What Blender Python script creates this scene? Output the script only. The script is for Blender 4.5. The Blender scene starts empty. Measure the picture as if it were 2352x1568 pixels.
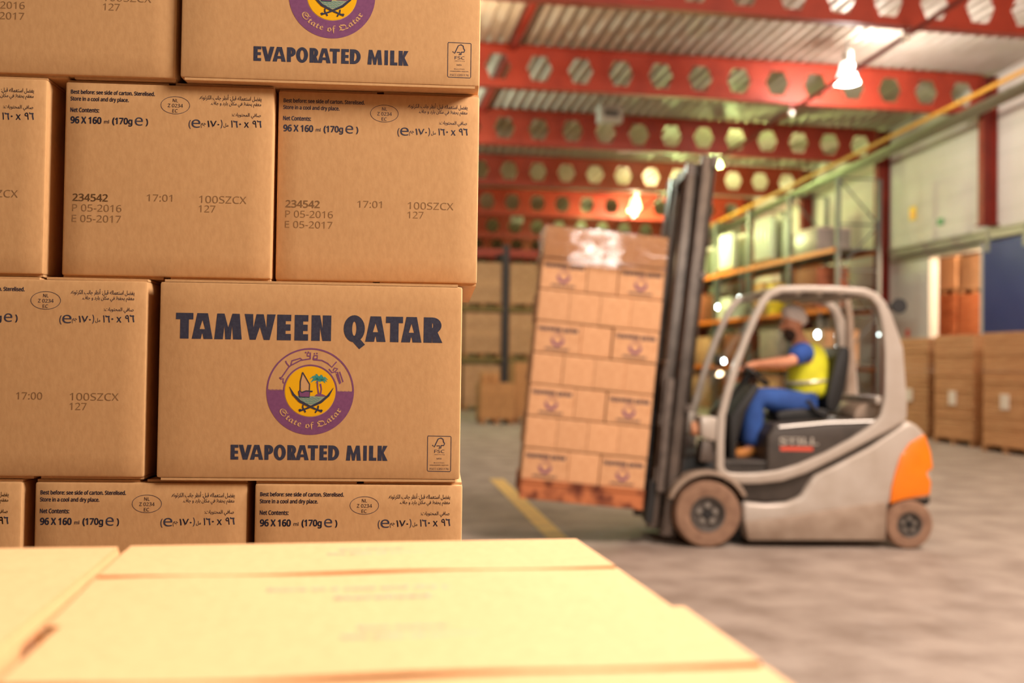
import bpy, bmesh, math, random
from mathutils import Vector, Matrix

SC = bpy.context.scene
COL = SC.collection
random.seed(7)

# ------------------------------------------------------------------ camera
CAM_H = 1.40                      # eye height
FPX = 2400.0                      # focal length in pixels of the 2352 x 1568 frame
PSI = math.atan(400 / 2400)       # turned towards the long right-hand wall
PIT = math.atan(51 / 2400)        # tilted slightly up
ROLL = 0.014
FW = Vector((math.sin(PSI) * math.cos(PIT), math.cos(PSI) * math.cos(PIT), math.sin(PIT)))
R0 = Vector((math.cos(PSI), -math.sin(PSI), 0))
U0 = R0.cross(FW)
RT = R0 * math.cos(ROLL) + U0 * math.sin(ROLL)
UP = U0 * math.cos(ROLL) - R0 * math.sin(ROLL)
CPOS = Vector((0, 0, CAM_H))

cd = bpy.data.cameras.new('camera')
cam = bpy.data.objects.new('camera', cd)
COL.objects.link(cam)
mw = Matrix((RT, UP, -FW)).transposed().to_4x4()
mw.translation = CPOS
cam.matrix_world = mw
cd.sensor_width = 36.0
cd.lens = 36.0 * FPX / 2352
cd.clip_start = 0.02
cd.clip_end = 200
cd.dof.use_dof = True
cd.dof.focus_distance = 1.42
cd.dof.aperture_fstop = 3.5
SC.camera = cam

# ------------------------------------------------------------------ world and exposure
w = bpy.data.worlds.new('hall_air')
SC.world = w
w.use_nodes = True
bg = w.node_tree.nodes['Background']
bg.inputs[0].default_value = (1.0, 0.80, 0.58, 1)
bg.inputs[1].default_value = 0.085
SC.view_settings.view_transform = 'Standard'
SC.view_settings.look = 'None'
SC.view_settings.gamma = 1.0
SC.view_settings.use_curve_mapping = False
SC.view_settings.exposure = 0.35
SC.cycles.max_bounces = 6
SC.cycles.sample_clamp_indirect = 6.0

# unseen area lights added as warm fill for the pile and the hall
def area(name, loc, target, sx, sy, power, col):
    l = bpy.data.lights.new(name, 'AREA')
    l.shape = 'RECTANGLE'; l.size = sx; l.size_y = sy; l.energy = power; l.color = col
    o = bpy.data.objects.new(name, l); COL.objects.link(o)
    o.location = loc
    o.rotation_euler = (Vector(target) - Vector(loc)).to_track_quat('-Z', 'Y').to_euler()
    return o
area('pile_fill_light', (5.5, -6.0, 5.5), (0.5, 2.0, 1.2), 4.0, 2.0, 60, (1.0, 0.66, 0.38))
area('hall_fill_light', (5.5, 2.0, 7.6), (5.0, 8.0, 0.6), 4.0, 3.0, 880, (1.0, 0.82, 0.71))

_l = bpy.data.lights.new('lid_fill_spot', 'SPOT'); _l.energy = 900; _l.color = (0.90, 0.89, 1.0); _l.spot_size = math.radians(30); _l.spot_blend = 0.8; _l.shadow_soft_size = 0.3  # added unseen spot that brightens the lids with cool light
_o = bpy.data.objects.new('lid_fill_spot', _l); COL.objects.link(_o); _o.location = (2.0, 3.0, 5.5)
_o.rotation_euler = (Vector((0.42, 0.55, 1.24)) - Vector((2.0, 3.0, 5.5))).to_track_quat('-Z', 'Y').to_euler()

# ------------------------------------------------------------------ where a pixel of the photograph lies in the hall
def ray(px, py):
    return FW + RT * ((px - 1176) / FPX) - UP * ((py - 784) / FPX)
def at_y(px, py, Y):
    d = ray(px, py); return CPOS + d * (Y / d.y)
def at_x(px, py, X):
    d = ray(px, py); return CPOS + d * (X / d.x)
def at_z(px, py, z):
    d = ray(px, py); return CPOS + d * ((z - CAM_H) / d.z)

# ------------------------------------------------------------------ materials
MATS = {}
def srgb(c):
    return tuple((x / 12.92 if x <= 0.04045 else ((x + 0.055) / 1.055) ** 2.4) for x in (v / 255 for v in c))
def mat(name, rgb, rough=0.6, metal=0.0, noise=None, bump=0.0, bscale=40.0, spec=0.5, rnd=0.0, coat=0.0, stretch=None):
    """rgb in 0..255 display values; noise = (other rgb, scale, low, high)."""
    if name in MATS: return MATS[name]
    m = bpy.data.materials.new(name); m.use_nodes = True
    nt = m.node_tree; b = nt.nodes['Principled BSDF']
    c = srgb(rgb) + (1,)
    b.inputs['Base Color'].default_value = c
    b.inputs['Roughness'].default_value = rough
    b.inputs['Metallic'].default_value = metal
    b.inputs['Specular IOR Level'].default_value = spec
    b.inputs['Coat Weight'].default_value = coat
    tc = nt.nodes.new('ShaderNodeTexCoord')
    vec = tc.outputs['Object']
    if stretch:
        mp = nt.nodes.new('ShaderNodeMapping'); mp.inputs['Scale'].default_value = stretch
        nt.links.new(vec, mp.inputs[0]); vec = mp.outputs[0]
    out = None
    if noise:
        n = nt.nodes.new('ShaderNodeTexNoise'); n.inputs['Scale'].default_value = noise[1]; n.inputs['Detail'].default_value = 6
        nt.links.new(vec, n.inputs['Vector'])
        r = nt.nodes.new('ShaderNodeMapRange'); r.inputs[1].default_value = noise[2]; r.inputs[2].default_value = noise[3]
        nt.links.new(n.outputs['Fac'], r.inputs[0])
        mx = nt.nodes.new('ShaderNodeMix'); mx.data_type = 'RGBA'
        nt.links.new(r.outputs[0], mx.inputs[0])
        mx.inputs[6].default_value = c; mx.inputs[7].default_value = srgb(noise[0]) + (1,)
        out = mx.outputs[2]
    if rnd:
        oi = nt.nodes.new('ShaderNodeObjectInfo')
        r2 = nt.nodes.new('ShaderNodeMapRange'); r2.inputs[3].default_value = 1 - rnd; r2.inputs[4].default_value = 1 + rnd * 0.6
        nt.links.new(oi.outputs['Random'], r2.inputs[0])
        hs = nt.nodes.new('ShaderNodeHueSaturation'); hs.inputs['Color'].default_value = c
        nt.links.new(r2.outputs[0], hs.inputs['Value'])
        if out: nt.links.new(out, hs.inputs['Color'])
        out = hs.outputs[0]
    if out: nt.links.new(out, b.inputs['Base Color'])
    if bump:
        n2 = nt.nodes.new('ShaderNodeTexNoise'); n2.inputs['Scale'].default_value = bscale; n2.inputs['Detail'].default_value = 4
        nt.links.new(vec, n2.inputs['Vector'])
        bp = nt.nodes.new('ShaderNodeBump'); bp.inputs['Strength'].default_value = bump; bp.inputs['Distance'].default_value = 0.01
        nt.links.new(n2.outputs['Fac'], bp.inputs['Height']); nt.links.new(bp.outputs[0], b.inputs['Normal'])
    MATS[name] = m
    return m
def glow(name, rgb, strength):
    m = bpy.data.materials.new(name); m.use_nodes = True
    b = m.node_tree.nodes['Principled BSDF']
    b.inputs['Base Color'].default_value = srgb(rgb) + (1,)
    b.inputs['Emission Color'].default_value = srgb(rgb) + (1,)
    b.inputs['Emission Strength'].default_value = strength
    MATS[name] = m
    return m
def clear(name, tint, alpha, rough=0.05, wrinkle=None):
    """thin glass or film: mostly see-through, with a gloss."""
    m = bpy.data.materials.new(name); m.use_nodes = True
    nt = m.node_tree; nt.nodes.remove(nt.nodes['Principled BSDF'])
    o = nt.nodes['Material Output']
    t = nt.nodes.new('ShaderNodeBsdfTransparent'); t.inputs[0].default_value = srgb(tint) + (1,)
    g = nt.nodes.new('ShaderNodeBsdfGlossy'); g.inputs['Roughness'].default_value = rough
    f = nt.nodes.new('ShaderNodeLayerWeight'); f.inputs[0].default_value = 0.3
    r = nt.nodes.new('ShaderNodeMapRange'); r.inputs[3].default_value = alpha; r.inputs[4].default_value = min(1, alpha + 0.5)
    x = nt.nodes.new('ShaderNodeMixShader')
    if wrinkle:
        tc = nt.nodes.new('ShaderNodeTexCoord'); mp = nt.nodes.new('ShaderNodeMapping'); mp.inputs['Scale'].default_value = wrinkle
        n = nt.nodes.new('ShaderNodeTexNoise'); n.inputs['Scale'].default_value = 1; n.inputs['Detail'].default_value = 3
        bp = nt.nodes.new('ShaderNodeBump'); bp.inputs['Strength'].default_value = 0.55; bp.inputs['Distance'].default_value = 0.02
        nt.links.new(tc.outputs['Object'], mp.inputs[0]); nt.links.new(mp.outputs[0], n.inputs['Vector'])
        nt.links.new(n.outputs['Fac'], bp.inputs['Height']); nt.links.new(bp.outputs[0], g.inputs['Normal'])
    nt.links.new(f.outputs['Fresnel'], r.inputs[0]); nt.links.new(r.outputs[0], x.inputs[0])
    nt.links.new(t.outputs[0], x.inputs[1]); nt.links.new(g.outputs[0], x.inputs[2]); nt.links.new(x.outputs[0], o.inputs[0])
    MATS[name] = m
    return m

KRAFT = mat('kraft_board', (203, 154, 104), 0.75, 0, ((195, 146, 97), 160, 0.35, 0.7), 0.02, 300, 0.3, 0.04, 0, (1, 1, 0.5))
KRAFTD = mat('kraft_flap', (205, 157, 107), 0.75, 0, ((197, 149, 100), 160, 0.35, 0.7), 0.02, 300, 0.3)
NAVY = mat('navy_ink', (54, 53, 68), 0.7, 0, ((64, 62, 76), 300, 0.4, 0.7), spec=0.2)
BROWNINK = mat('brown_ink', (132, 96, 64), 0.8, 0, ((150, 108, 66), 300, 0.4, 0.7), spec=0.2)
PURPLE = mat('purple_ink', (128, 76, 112), 0.7, 0, ((120, 70, 106), 250, 0.4, 0.7), spec=0.2)
YELLOW = mat('yellow_ink', (236, 172, 14), 0.7, spec=0.2)
TEAL = mat('teal_ink', (70, 150, 140), 0.7, spec=0.2)
SEA = mat('sea_ink', (148, 152, 128), 0.7, spec=0.2)
TAN = mat('bare_board_ink', (204, 156, 108), 0.8, spec=0.2)
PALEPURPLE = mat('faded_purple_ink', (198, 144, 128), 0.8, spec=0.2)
RED = mat('red_oxide_paint', (164, 58, 38), 0.5, 0, ((148, 50, 33), 3, 0.4, 0.7), spec=0.4)
DARKRED = mat('dark_red_paint', (136, 42, 30), 0.5, 0, ((120, 36, 26), 3, 0.4, 0.7), spec=0.4)
CEILM = mat('corrugated_sheet', (198, 185, 172), 0.5, 0.2, ((182, 168, 152), 1.5, 0.35, 0.7))
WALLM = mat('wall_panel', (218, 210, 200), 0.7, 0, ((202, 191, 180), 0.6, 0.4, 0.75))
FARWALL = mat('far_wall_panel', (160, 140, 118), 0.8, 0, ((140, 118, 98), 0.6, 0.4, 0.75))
FLOORM = mat('concrete_floor', (172, 157, 145), 0.68, 0, ((142, 126, 114), 2.4, 0.38, 0.68), 0.08, 60, 0.3)
WOOD = mat('pallet_wood', (186, 138, 92), 0.8, 0, ((150, 100, 62), 6, 0.35, 0.7), 0.1, 60)
DIRTYWOOD = mat('stained_pallet_wood', (196, 116, 70), 0.8, 0, ((110, 52, 30), 7, 0.45, 0.62), 0.1, 60)
SILVER = mat('silver_paint', (190, 178, 166), 0.38, 0.15, ((178, 164, 150), 5, 0.4, 0.7), coat=0.15)
DUSTY = mat('dusty_silver_paint', (168, 148, 130), 0.55, 0.1, ((146, 124, 106), 6, 0.35, 0.7))
ORANGE = mat('orange_paint', (246, 130, 10), 0.4, 0, ((236, 120, 8), 5, 0.4, 0.7), coat=0.2)
CHARCOAL = mat('charcoal_plastic', (72, 64, 58), 0.5, 0, ((60, 53, 48), 9, 0.4, 0.7))
BLACK = mat('black_plastic', (30, 28, 27), 0.55)
MASTM = mat('mast_steel', (126, 114, 106), 0.24, 0.7, ((104, 94, 88), 8, 0.4, 0.7))
STEEL = mat('steel', (170, 166, 160), 0.3, 0.9)
GREASY = mat('greasy_steel', (112, 100, 92), 0.45, 0.5, ((84, 74, 68), 10, 0.4, 0.7))
TYRE = mat('dusty_tyre_rubber', (152, 118, 94), 0.85, 0, ((128, 96, 76), 12, 0.35, 0.7), 0.1, 80)
RIMM = mat('grey_rim', (92, 84, 78), 0.5, 0.4)
GLASS = clear('cab_glass', (232, 238, 234), 0.10, 0.03)
FILM = clear('stretch_wrap', (250, 246, 240), 0.08, 0.08, (3, 3, 34))
SKIN = mat('skin', (226, 158, 122), 0.55, 0, ((214, 140, 106), 20, 0.4, 0.7))
NETM = mat('hairnet', (236, 222, 214), 0.8, 0, ((214, 196, 186), 60, 0.4, 0.65))
BEARD = mat('dark_beard', (70, 50, 40), 0.9)
SHIRT = mat('blue_jersey', (44, 82, 160), 0.85, 0, ((36, 70, 142), 14, 0.4, 0.7))
TROUS = mat('blue_twill', (48, 86, 158), 0.85, 0, ((40, 72, 138), 10, 0.4, 0.7))
VEST = mat('hi_vis_yellow', (222, 220, 40), 0.75, 0, ((206, 200, 36), 12, 0.4, 0.7))
TAPE = mat('reflective_tape', (196, 190, 160), 0.35, 0.3)
BOOT = mat('tan_leather', (200, 130, 60), 0.7, 0, ((176, 108, 48), 20, 0.4, 0.7))
RACKO = mat('orange_rack_paint', (222, 118, 36), 0.5)
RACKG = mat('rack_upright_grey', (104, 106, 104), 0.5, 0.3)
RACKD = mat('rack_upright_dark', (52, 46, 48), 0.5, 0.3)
WRAPW = mat('white_wrap', (232, 234, 222), 0.4, 0, ((214, 216, 200), 6, 0.4, 0.7))
WRAPG = mat('grey_wrap', (150, 138, 132), 0.4, 0, ((176, 158, 152), 4, 0.4, 0.7))
BLUEDOOR = mat('blue_door_paint', (52, 62, 116), 0.45, 0, ((60, 70, 122), 1.2, 0.4, 0.7))
GREYP = mat('pale_grey_panel', (198, 194, 184), 0.6)
GALV = mat('galvanised_rail', (176, 172, 156), 0.4, 0.5)
YELP = mat('yellow_pipe_paint', (196, 140, 44), 0.5)
LINEP = mat('yellow_floor_paint', (240, 200, 104), 0.6, 0, ((216, 180, 104), 5, 0.4, 0.7))
SIGNY = mat('sign_yellow', (246, 206, 50), 0.5)
SIGNG = mat('sign_green', (60, 140, 84), 0.5)
REDP = mat('red_button', (220, 84, 60), 0.5)
PAPER = mat('white_paper', (236, 226, 212), 0.8)
SHEETS = mat('flat_board_stack', (216, 168, 122), 0.8, 0, ((196, 142, 98), 9, 0.35, 0.65), 0.3, 14, 0.25, 0.06, 0, (0.25, 0.25, 5))
OLIVE = mat('dim_brown_carton', (206, 160, 122), 0.8, 0, ((186, 140, 102), 8, 0.4, 0.7), rnd=0.1)
# ------------------------------------------------------------------ helpers
class MB:
    def __init__(s): s.bm = bmesh.new()
    def box(s, a, b, M=None):
        x0, y0, z0 = a; x1, y1, z1 = b
        v = [Vector(p) for p in ((x0, y0, z0), (x1, y0, z0), (x1, y1, z0), (x0, y1, z0), (x0, y0, z1), (x1, y0, z1), (x1, y1, z1), (x0, y1, z1))]
        v = [s.bm.verts.new(M @ p if M else p) for p in v]
        for f in ((3, 2, 1, 0), (4, 5, 6, 7), (0, 1, 5, 4), (1, 2, 6, 5), (2, 3, 7, 6), (3, 0, 4, 7)): s.bm.faces.new([v[i] for i in f])
        return s
    def tube(s, pts, r, n=10, cap=True):
        pts = [Vector(p) for p in pts]
        rr = r if isinstance(r, (list, tuple)) else [r] * len(pts)
        prev = None; rings = []
        for i, p in enumerate(pts):
            t = (pts[min(i + 1, len(pts) - 1)] - pts[max(i - 1, 0)]).normalized()
            if prev is None:
                a = t.orthogonal().normalized()
            else:
                a = (prev - t * prev.dot(t)).normalized()
            prev = a; b = t.cross(a)
            rings.append([s.bm.verts.new(p + (a * math.cos(k * 2 * math.pi / n) + b * math.sin(k * 2 * math.pi / n)) * rr[i]) for k in range(n)])
        for q in range(len(rings) - 1):
            for k in range(n):
                s.bm.faces.new((rings[q][k], rings[q][(k + 1) % n], rings[q + 1][(k + 1) % n], rings[q + 1][k]))
        if cap:
            s.bm.faces.new(rings[0][::-1]); s.bm.faces.new(rings[-1])
        return s
    def lathe(s, prof, n=24, M=None, close=True):
        """prof: (radius, height) pairs turned about the z axis."""
        rings = []
        for r, h in prof:
            ring = []
            for k in range(n):
                p = Vector((r * math.cos(k * 2 * math.pi / n), r * math.sin(k * 2 * math.pi / n), h))
                ring.append(s.bm.verts.new(M @ p if M else p))
            rings.append(ring)
        for q in range(len(rings) - 1):
            for k in range(n):
                s.bm.faces.new((rings[q][k], rings[q][(k + 1) % n], rings[q + 1][(k + 1) % n], rings[q + 1][k]))
        if close:
            if prof[0][0] > 1e-5: s.bm.faces.new(rings[0][::-1])
            if prof[-1][0] > 1e-5: s.bm.faces.new(rings[-1])
        return s
    def prism(s, poly, y0, y1, M=None):
        """an outline in x, z carried from y0 to y1."""
        a = [s.bm.verts.new((M @ Vector((x, y0, z))) if M else (x, y0, z)) for x, z in poly]
        b = [s.bm.verts.new((M @ Vector((x, y1, z))) if M else (x, y1, z)) for x, z in poly]
        s.bm.faces.new(a); s.bm.faces.new(b[::-1])
        for i in range(len(poly)):
            j = (i + 1) % len(poly); s.bm.faces.new((a[j], a[i], b[i], b[j]))
        return s
    def ring(s, outer, inner, y0, y1):
        n = len(outer)
        A = [[s.bm.verts.new((x, y, z)) for x, z in lp] for lp, y in ((outer, y0), (inner, y0), (outer, y1), (inner, y1))]
        for i in range(n):
            j = (i + 1) % n
            s.bm.faces.new((A[0][i], A[0][j], A[1][j], A[1][i])); s.bm.faces.new((A[2][j], A[2][i], A[3][i], A[3][j]))
            s.bm.faces.new((A[0][j], A[0][i], A[2][i], A[2][j])); s.bm.faces.new((A[1][i], A[1][j], A[3][j], A[3][i]))
        return s
    def ball(s, c, r, n=12):
        rx, ry, rz = r if isinstance(r, tuple) else (r, r, r)
        m = Matrix.Translation(c) @ Matrix.Diagonal((rx, ry, rz, 1))
        bmesh.ops.create_uvsphere(s.bm, u_segments=n, v_segments=max(6, n * 2 // 3), radius=1, matrix=m)
        return s
    def build(s, name, m, parent=None, bevel=0.0, smooth=True, seg=2):
        bmesh.ops.recalc_face_normals(s.bm, faces=s.bm.faces)
        if bevel:
            es = [e for e in s.bm.edges if len(e.link_faces) == 2 and e.calc_face_angle(0) > 0.5]
            bmesh.ops.bevel(s.bm, geom=es, offset=bevel, segments=seg, profile=0.5, affect='EDGES', clamp_overlap=True)
        me = bpy.data.meshes.new(name)
        s.bm.to_mesh(me); s.bm.free()
        if smooth:
            for p in me.polygons: p.use_smooth = True
            try: me.set_sharp_from_angle(angle=math.radians(38))
            except Exception: pass
        me.materials.append(m)
        o = bpy.data.objects.new(name, me); COL.objects.link(o)
        if parent: o.parent = parent
        return o

def tag(o, label=None, cat=None, group=None, kind=None):
    if label: o['label'] = label
    if cat: o['category'] = cat
    if group: o['group'] = group
    if kind: o['kind'] = kind
    return o
def empty(name, loc=(0, 0, 0), rz=0.0):
    o = bpy.data.objects.new(name, None); COL.objects.link(o)
    o.location = loc; o.rotation_euler = (0, 0, rz); o.empty_display_size = 0.1
    return o
KIDS = {}
def copy_tree(o, parent=None):
    c = o.copy(); COL.objects.link(c)
    c.parent = parent
    for ch in [x for x in COL.objects if x.parent == o]:
        copy_tree(ch, c)
    return c
def dup(root, kids):
    """a copy of a thing and of its parts (kids: the parts, each with its own sub-parts)."""
    c = root.copy(); COL.objects.link(c)
    for k, subs in kids:
        d = k.copy(); COL.objects.link(d); d.parent = c
        for q in subs:
            e = q.copy(); COL.objects.link(e); e.parent = d
    return c
def kids_of(root):
    return [(k, list(k.children)) for k in root.children]
def struct(o, label=None):
    o['kind'] = 'structure'
    if label: o['label'] = label
    return o

# ------------------------------------------------------------------ flat printing: outlines and lettering as thin meshes
def eval_mesh(cu):
    o = bpy.data.objects.new('print_source', cu); COL.objects.link(o)
    bpy.context.view_layer.update()
    me = bpy.data.meshes.new_from_object(o.evaluated_get(bpy.context.evaluated_depsgraph_get()))
    vs = [(v.co.x, v.co.y) for v in me.vertices]; fs = [tuple(p.vertices) for p in me.polygons]
    bpy.data.objects.remove(o); bpy.data.curves.remove(cu); bpy.data.meshes.remove(me)
    return vs, fs
def outline(loops):
    cu = bpy.data.curves.new('outline', 'CURVE'); cu.dimensions = '2D'; cu.fill_mode = 'BOTH'
    for lp in loops:
        sp = cu.splines.new('POLY'); sp.points.add(len(lp) - 1); sp.use_cyclic_u = True
        for p, q in zip(sp.points, lp): p.co = (q[0], q[1], 0, 1)
    return eval_mesh(cu)
TCACHE = {}
# the plain grotesque that comes with Blender itself; the built-in face stands in where it is missing
import os
GROT = None
try:
    _f = os.path.join(bpy.utils.system_resource('DATAFILES'), 'fonts', 'NotoSansMath-Regular.woff2')
    if os.path.exists(_f): GROT = bpy.data.fonts.load(_f)
except Exception:
    GROT = None
def text(body, bold=0.0, res=3):
    k = (body, bold)
    if k not in TCACHE:
        cu = bpy.data.curves.new('lettering', 'FONT'); cu.body = body; cu.size = 1; cu.resolution_u = res
        g = GROT and max(map(ord, body)) < 0x500
        if g: cu.font = GROT
        vs, fs = eval_mesh(cu)
        if g: vs = [(x * 0.68 / 0.48, y * 0.68 / 0.48) for x, y in vs]
        if bold:                                   # heavier strokes: the same letters laid over each other a hair apart
            n = len(vs); V, Fs = [], []
            for q, (dx, dy) in enumerate(((-1, 0), (1, 0), (-.6, .6), (.6, .6), (-.6, -.6), (.6, -.6))):
                V += [(x + dx * bold, y + dy * bold) for x, y in vs]; Fs += [tuple(i + q * n for i in f) for f in fs]
            vs, fs = V, Fs
        TCACHE[k] = (vs, fs)
    return TCACHE[k]
CAP = None
def fit(body, x0, x1, z, cap, bold=0.0, fixed=False):
    """lettering from x0 to x1 on the baseline z, capitals of height cap."""
    global CAP
    if CAP is None:
        CAP = max(v[1] for v in text('H')[0])
    vs, fs = text(body, bold)
    a = min(v[0] for v in vs); b = max(v[0] for v in vs)
    sx = (x1 - x0) / (b - a); sy = cap / CAP
    return [(x0 + (x - a) * sx, z + y * sy) for x, y in vs], fs
def fit_box(body, x0, x1, z0, z1, bold=0.0):
    vs, fs = text(body, bold)
    a = min(v[0] for v in vs); b = max(v[0] for v in vs); c = min(v[1] for v in vs); d = max(v[1] for v in vs)
    return [(x0 + (x - a) * (x1 - x0) / (b - a), z0 + (y - c) * (z1 - z0) / (d - c)) for x, y in vs], fs
def stroke(pts, wd):
    """a line of the given width through pts (widths may differ from point to point)."""
    ws = wd if isinstance(wd, (list, tuple)) else [wd] * len(pts)
    vs, fs = [], []
    for i, p in enumerate(pts):
        q0 = pts[max(i - 1, 0)]; q1 = pts[min(i + 1, len(pts) - 1)]
        dx, dy = q1[0] - q0[0], q1[1] - q0[1]; L = math.hypot(dx, dy) or 1
        nx, ny = -dy / L * ws[i] / 2, dx / L * ws[i] / 2
        vs += [(p[0] + nx, p[1] + ny), (p[0] - nx, p[1] - ny)]
    for i in range(len(pts) - 1): fs.append((2 * i, 2 * i + 1, 2 * i + 3, 2 * i + 2))
    return vs, fs
def disc(cx, cy, rx, ry=None, n=48):
    ry = ry or rx
    return [(cx + rx * math.cos(k * 2 * math.pi / n), cy + ry * math.sin(k * 2 * math.pi / n)) for k in range(n)]
def circle_line(cx, cy, rx, ry, wd, n=48):
    return stroke([(cx + rx * math.cos(k * 2 * math.pi / n), cy + ry * math.sin(k * 2 * math.pi / n)) for k in range(n + 1)], wd)
def shift(shape, f):
    return [f(*p) for p in shape[0]], shape[1]
def printed(name, shapes, m, place, parent):
    """one mesh of flat shapes; place(x, y) gives the point on the thing."""
    bm = bmesh.new()
    for vs, fs in shapes:
        vv = [bm.verts.new(place(x, y)) for x, y in vs]
        for f in fs:
            try: bm.faces.new([vv[i] for i in f])
            except ValueError: pass
    me = bpy.data.meshes.new(name); bm.to_mesh(me); bm.free(); me.materials.append(m)
    o = bpy.data.objects.new(name, me); COL.objects.link(o); o.parent = parent
    return o

# Arabic letters in their joined forms, laid out from right to left
AR = {'ا': (0xFE8D, 2), 'أ': (0xFE83, 2), 'ب': (0xFE8F, 4), 'ة': (0xFE93, 2), 'ت': (0xFE95, 4), 'ج': (0xFE9D, 4), 'ح': (0xFEA1, 4),
      'د': (0xFEA9, 2), 'ر': (0xFEAD, 2), 'س': (0xFEB1, 4), 'ص': (0xFEB9, 4), 'ض': (0xFEBD, 4), 'ط': (0xFEC1, 4), 'ظ': (0xFEC5, 4),
      'ع': (0xFEC9, 4), 'ف': (0xFED1, 4), 'ق': (0xFED5, 4), 'ك': (0xFED9, 4), 'ل': (0xFEDD, 4), 'م': (0xFEE1, 4), 'ن': (0xFEE5, 4),
      'ه': (0xFEE9, 4), 'و': (0xFEED, 2), 'ي': (0xFEF1, 4)}
def arabic(s):
    out = []
    for i, ch in enumerate(s):
        if ch not in AR: out.append(ch); continue
        base, n = AR[ch]
        pv = i > 0 and s[i - 1] in AR and AR[s[i - 1]][1] == 4
        nx = i + 1 < len(s) and s[i + 1] in AR and n == 4
        out.append(chr(base + (3 if pv and nx else 2 if nx else 1 if pv else 0)))
    return ''.join(reversed(out))
# ------------------------------------------------------------------ the hall
WX = 14.45                                   # face of the long wall
def beam_z(Y): return 7.10 - 0.046 * (Y - 21.2)   # under side of the roof beams; the roof falls away from the photographer
def roof_z(Y): return beam_z(Y) + 0.90
BEAMS = [16.6 + 4.6 * k for k in range(8)]

fl = MB().box((-9, -8, -0.2), (19, 54, 0)).build('floor', FLOORM, smooth=False); struct(fl, 'worn concrete hall floor')
def wall_slab(name, a, b, m, label):
    return struct(MB().box(a, b).build(name, m, smooth=False), label)
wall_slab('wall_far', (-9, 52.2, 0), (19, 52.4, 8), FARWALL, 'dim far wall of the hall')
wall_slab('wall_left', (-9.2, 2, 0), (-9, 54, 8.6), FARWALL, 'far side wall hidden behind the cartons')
# long wall: whole beyond the doorway, over a header by the doorway
OP0, OP1, HZ = 21.0, 23.75, 4.16
wl = MB()
wl.box((WX, OP1, 0), (WX + 0.2, 54, 8.8)).box((WX, -8, HZ), (WX + 0.2, OP1, 9.2)).box((WX, -8, 0), (WX + 0.2, OP0, HZ))
struct(wl.build('wall_right', WALLM, smooth=False), 'pale panelled long wall with a goods doorway')
pj = MB()
for k in range(5): pj.box((WX - 0.012, 12, 4.95 + k * 0.62), (WX, 26, 4.965 + k * 0.62))
struct(pj.build('trim_1', GREYP, smooth=False), 'thin joints between the wall panels')

# corrugated roof sheet
bm = bmesh.new()
prof = []; x = -9.0
while x < 15.0:
    prof += [(x, 0), (x + 0.09, 0), (x + 0.125, 0.10), (x + 0.215, 0.10)]; x += 0.25
ys = [-8, 10, 25, 40, 53]
rows = [[bm.verts.new((px, Y, roof_z(Y) + pz)) for px, pz in prof] for Y in ys]
for r in range(len(ys) - 1):
    for i in range(len(prof) - 1): bm.faces.new((rows[r][i], rows[r][i + 1], rows[r + 1][i + 1], rows[r + 1][i]))
me = bpy.data.meshes.new('ceiling'); bm.to_mesh(me); bm.free(); me.materials.append(CEILM)
ce = bpy.data.objects.new('ceiling', me); COL.objects.link(ce); struct(ce, 'corrugated sheet metal roof lining')

# castellated roof beams: a web with a row of six-sided holes between two flanges
CELL, BH = 0.86, 0.86
def beam_mesh(x0, x1):
    b = MB(); n = int(round((x1 - x0) / CELL)); c = (x1 - x0) / n
    for i in range(n):
        xa = x0 + i * c; xm = xa + c / 2
        hole = [(xm - 0.27, 0.43), (xm - 0.15, 0.69), (xm + 0.15, 0.69), (xm + 0.27, 0.43), (xm + 0.15, 0.17), (xm - 0.15, 0.17)]
        cor = [(xa, 0), (xa, BH), (xa + c, BH), (xa + c, 0)]
        for y in (-0.008, 0.008):
            H = [b.bm.verts.new((p[0], y, p[1])) for p in hole]; K = [b.bm.verts.new((p[0], y, p[1])) for p in cor]
            b.bm.faces.new((K[0], H[0], H[1], K[1])); b.bm.faces.new((K[1], H[1], H[2], K[2]))
            b.bm.faces.new((K[2], H[2], H[3])); b.bm.faces.new((K[2], H[3], K[3])); b.bm.faces.new((K[3], H[3], H[4]))
            b.bm.faces.new((K[3], H[4], H[5], K[0])); b.bm.faces.new((K[0], H[5], H[0]))
            if y < 0: H0 = H
        for k in range(6): b.bm.faces.new((H0[k], H0[(k + 1) % 6], H[(k + 1) % 6], H[k]))
    b.box((x0, -0.11, -0.018), (x1, 0.11, 0)).box((x0, -0.11, BH), (x1, 0.11, BH + 0.018))
    b.box((x1 - 0.12, -0.012, 0.0), (x1, 0.012, BH))
    return b
for i, Y in enumerate(BEAMS):
    o = beam_mesh(-8.6, 14.05).build('roof_beam', RED, smooth=False)
    o.location = (0, Y, beam_z(Y))
    struct(o, 'red castellated roof beam')
def column(Y, z0=0.0):
    b = MB(); zt = beam_z(Y) + 0.86
    b.box((14.08, Y - 0.10, z0), (14.10, Y + 0.10, zt)).box((14.40, Y - 0.10, z0), (14.42, Y + 0.10, zt)).box((14.09, Y - 0.008, z0), (14.41, Y + 0.008, zt))
    b.box((14.05, Y - 0.16, z0), (14.45, Y + 0.16, z0 + 0.03))
    struct(b.build('steel_column', DARKRED, smooth=False), 'dark red steel column carrying a roof beam')
column(16.6, 4.62); column(21.2, 4.62)
for Y in BEAMS[2:]: column(Y)
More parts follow.
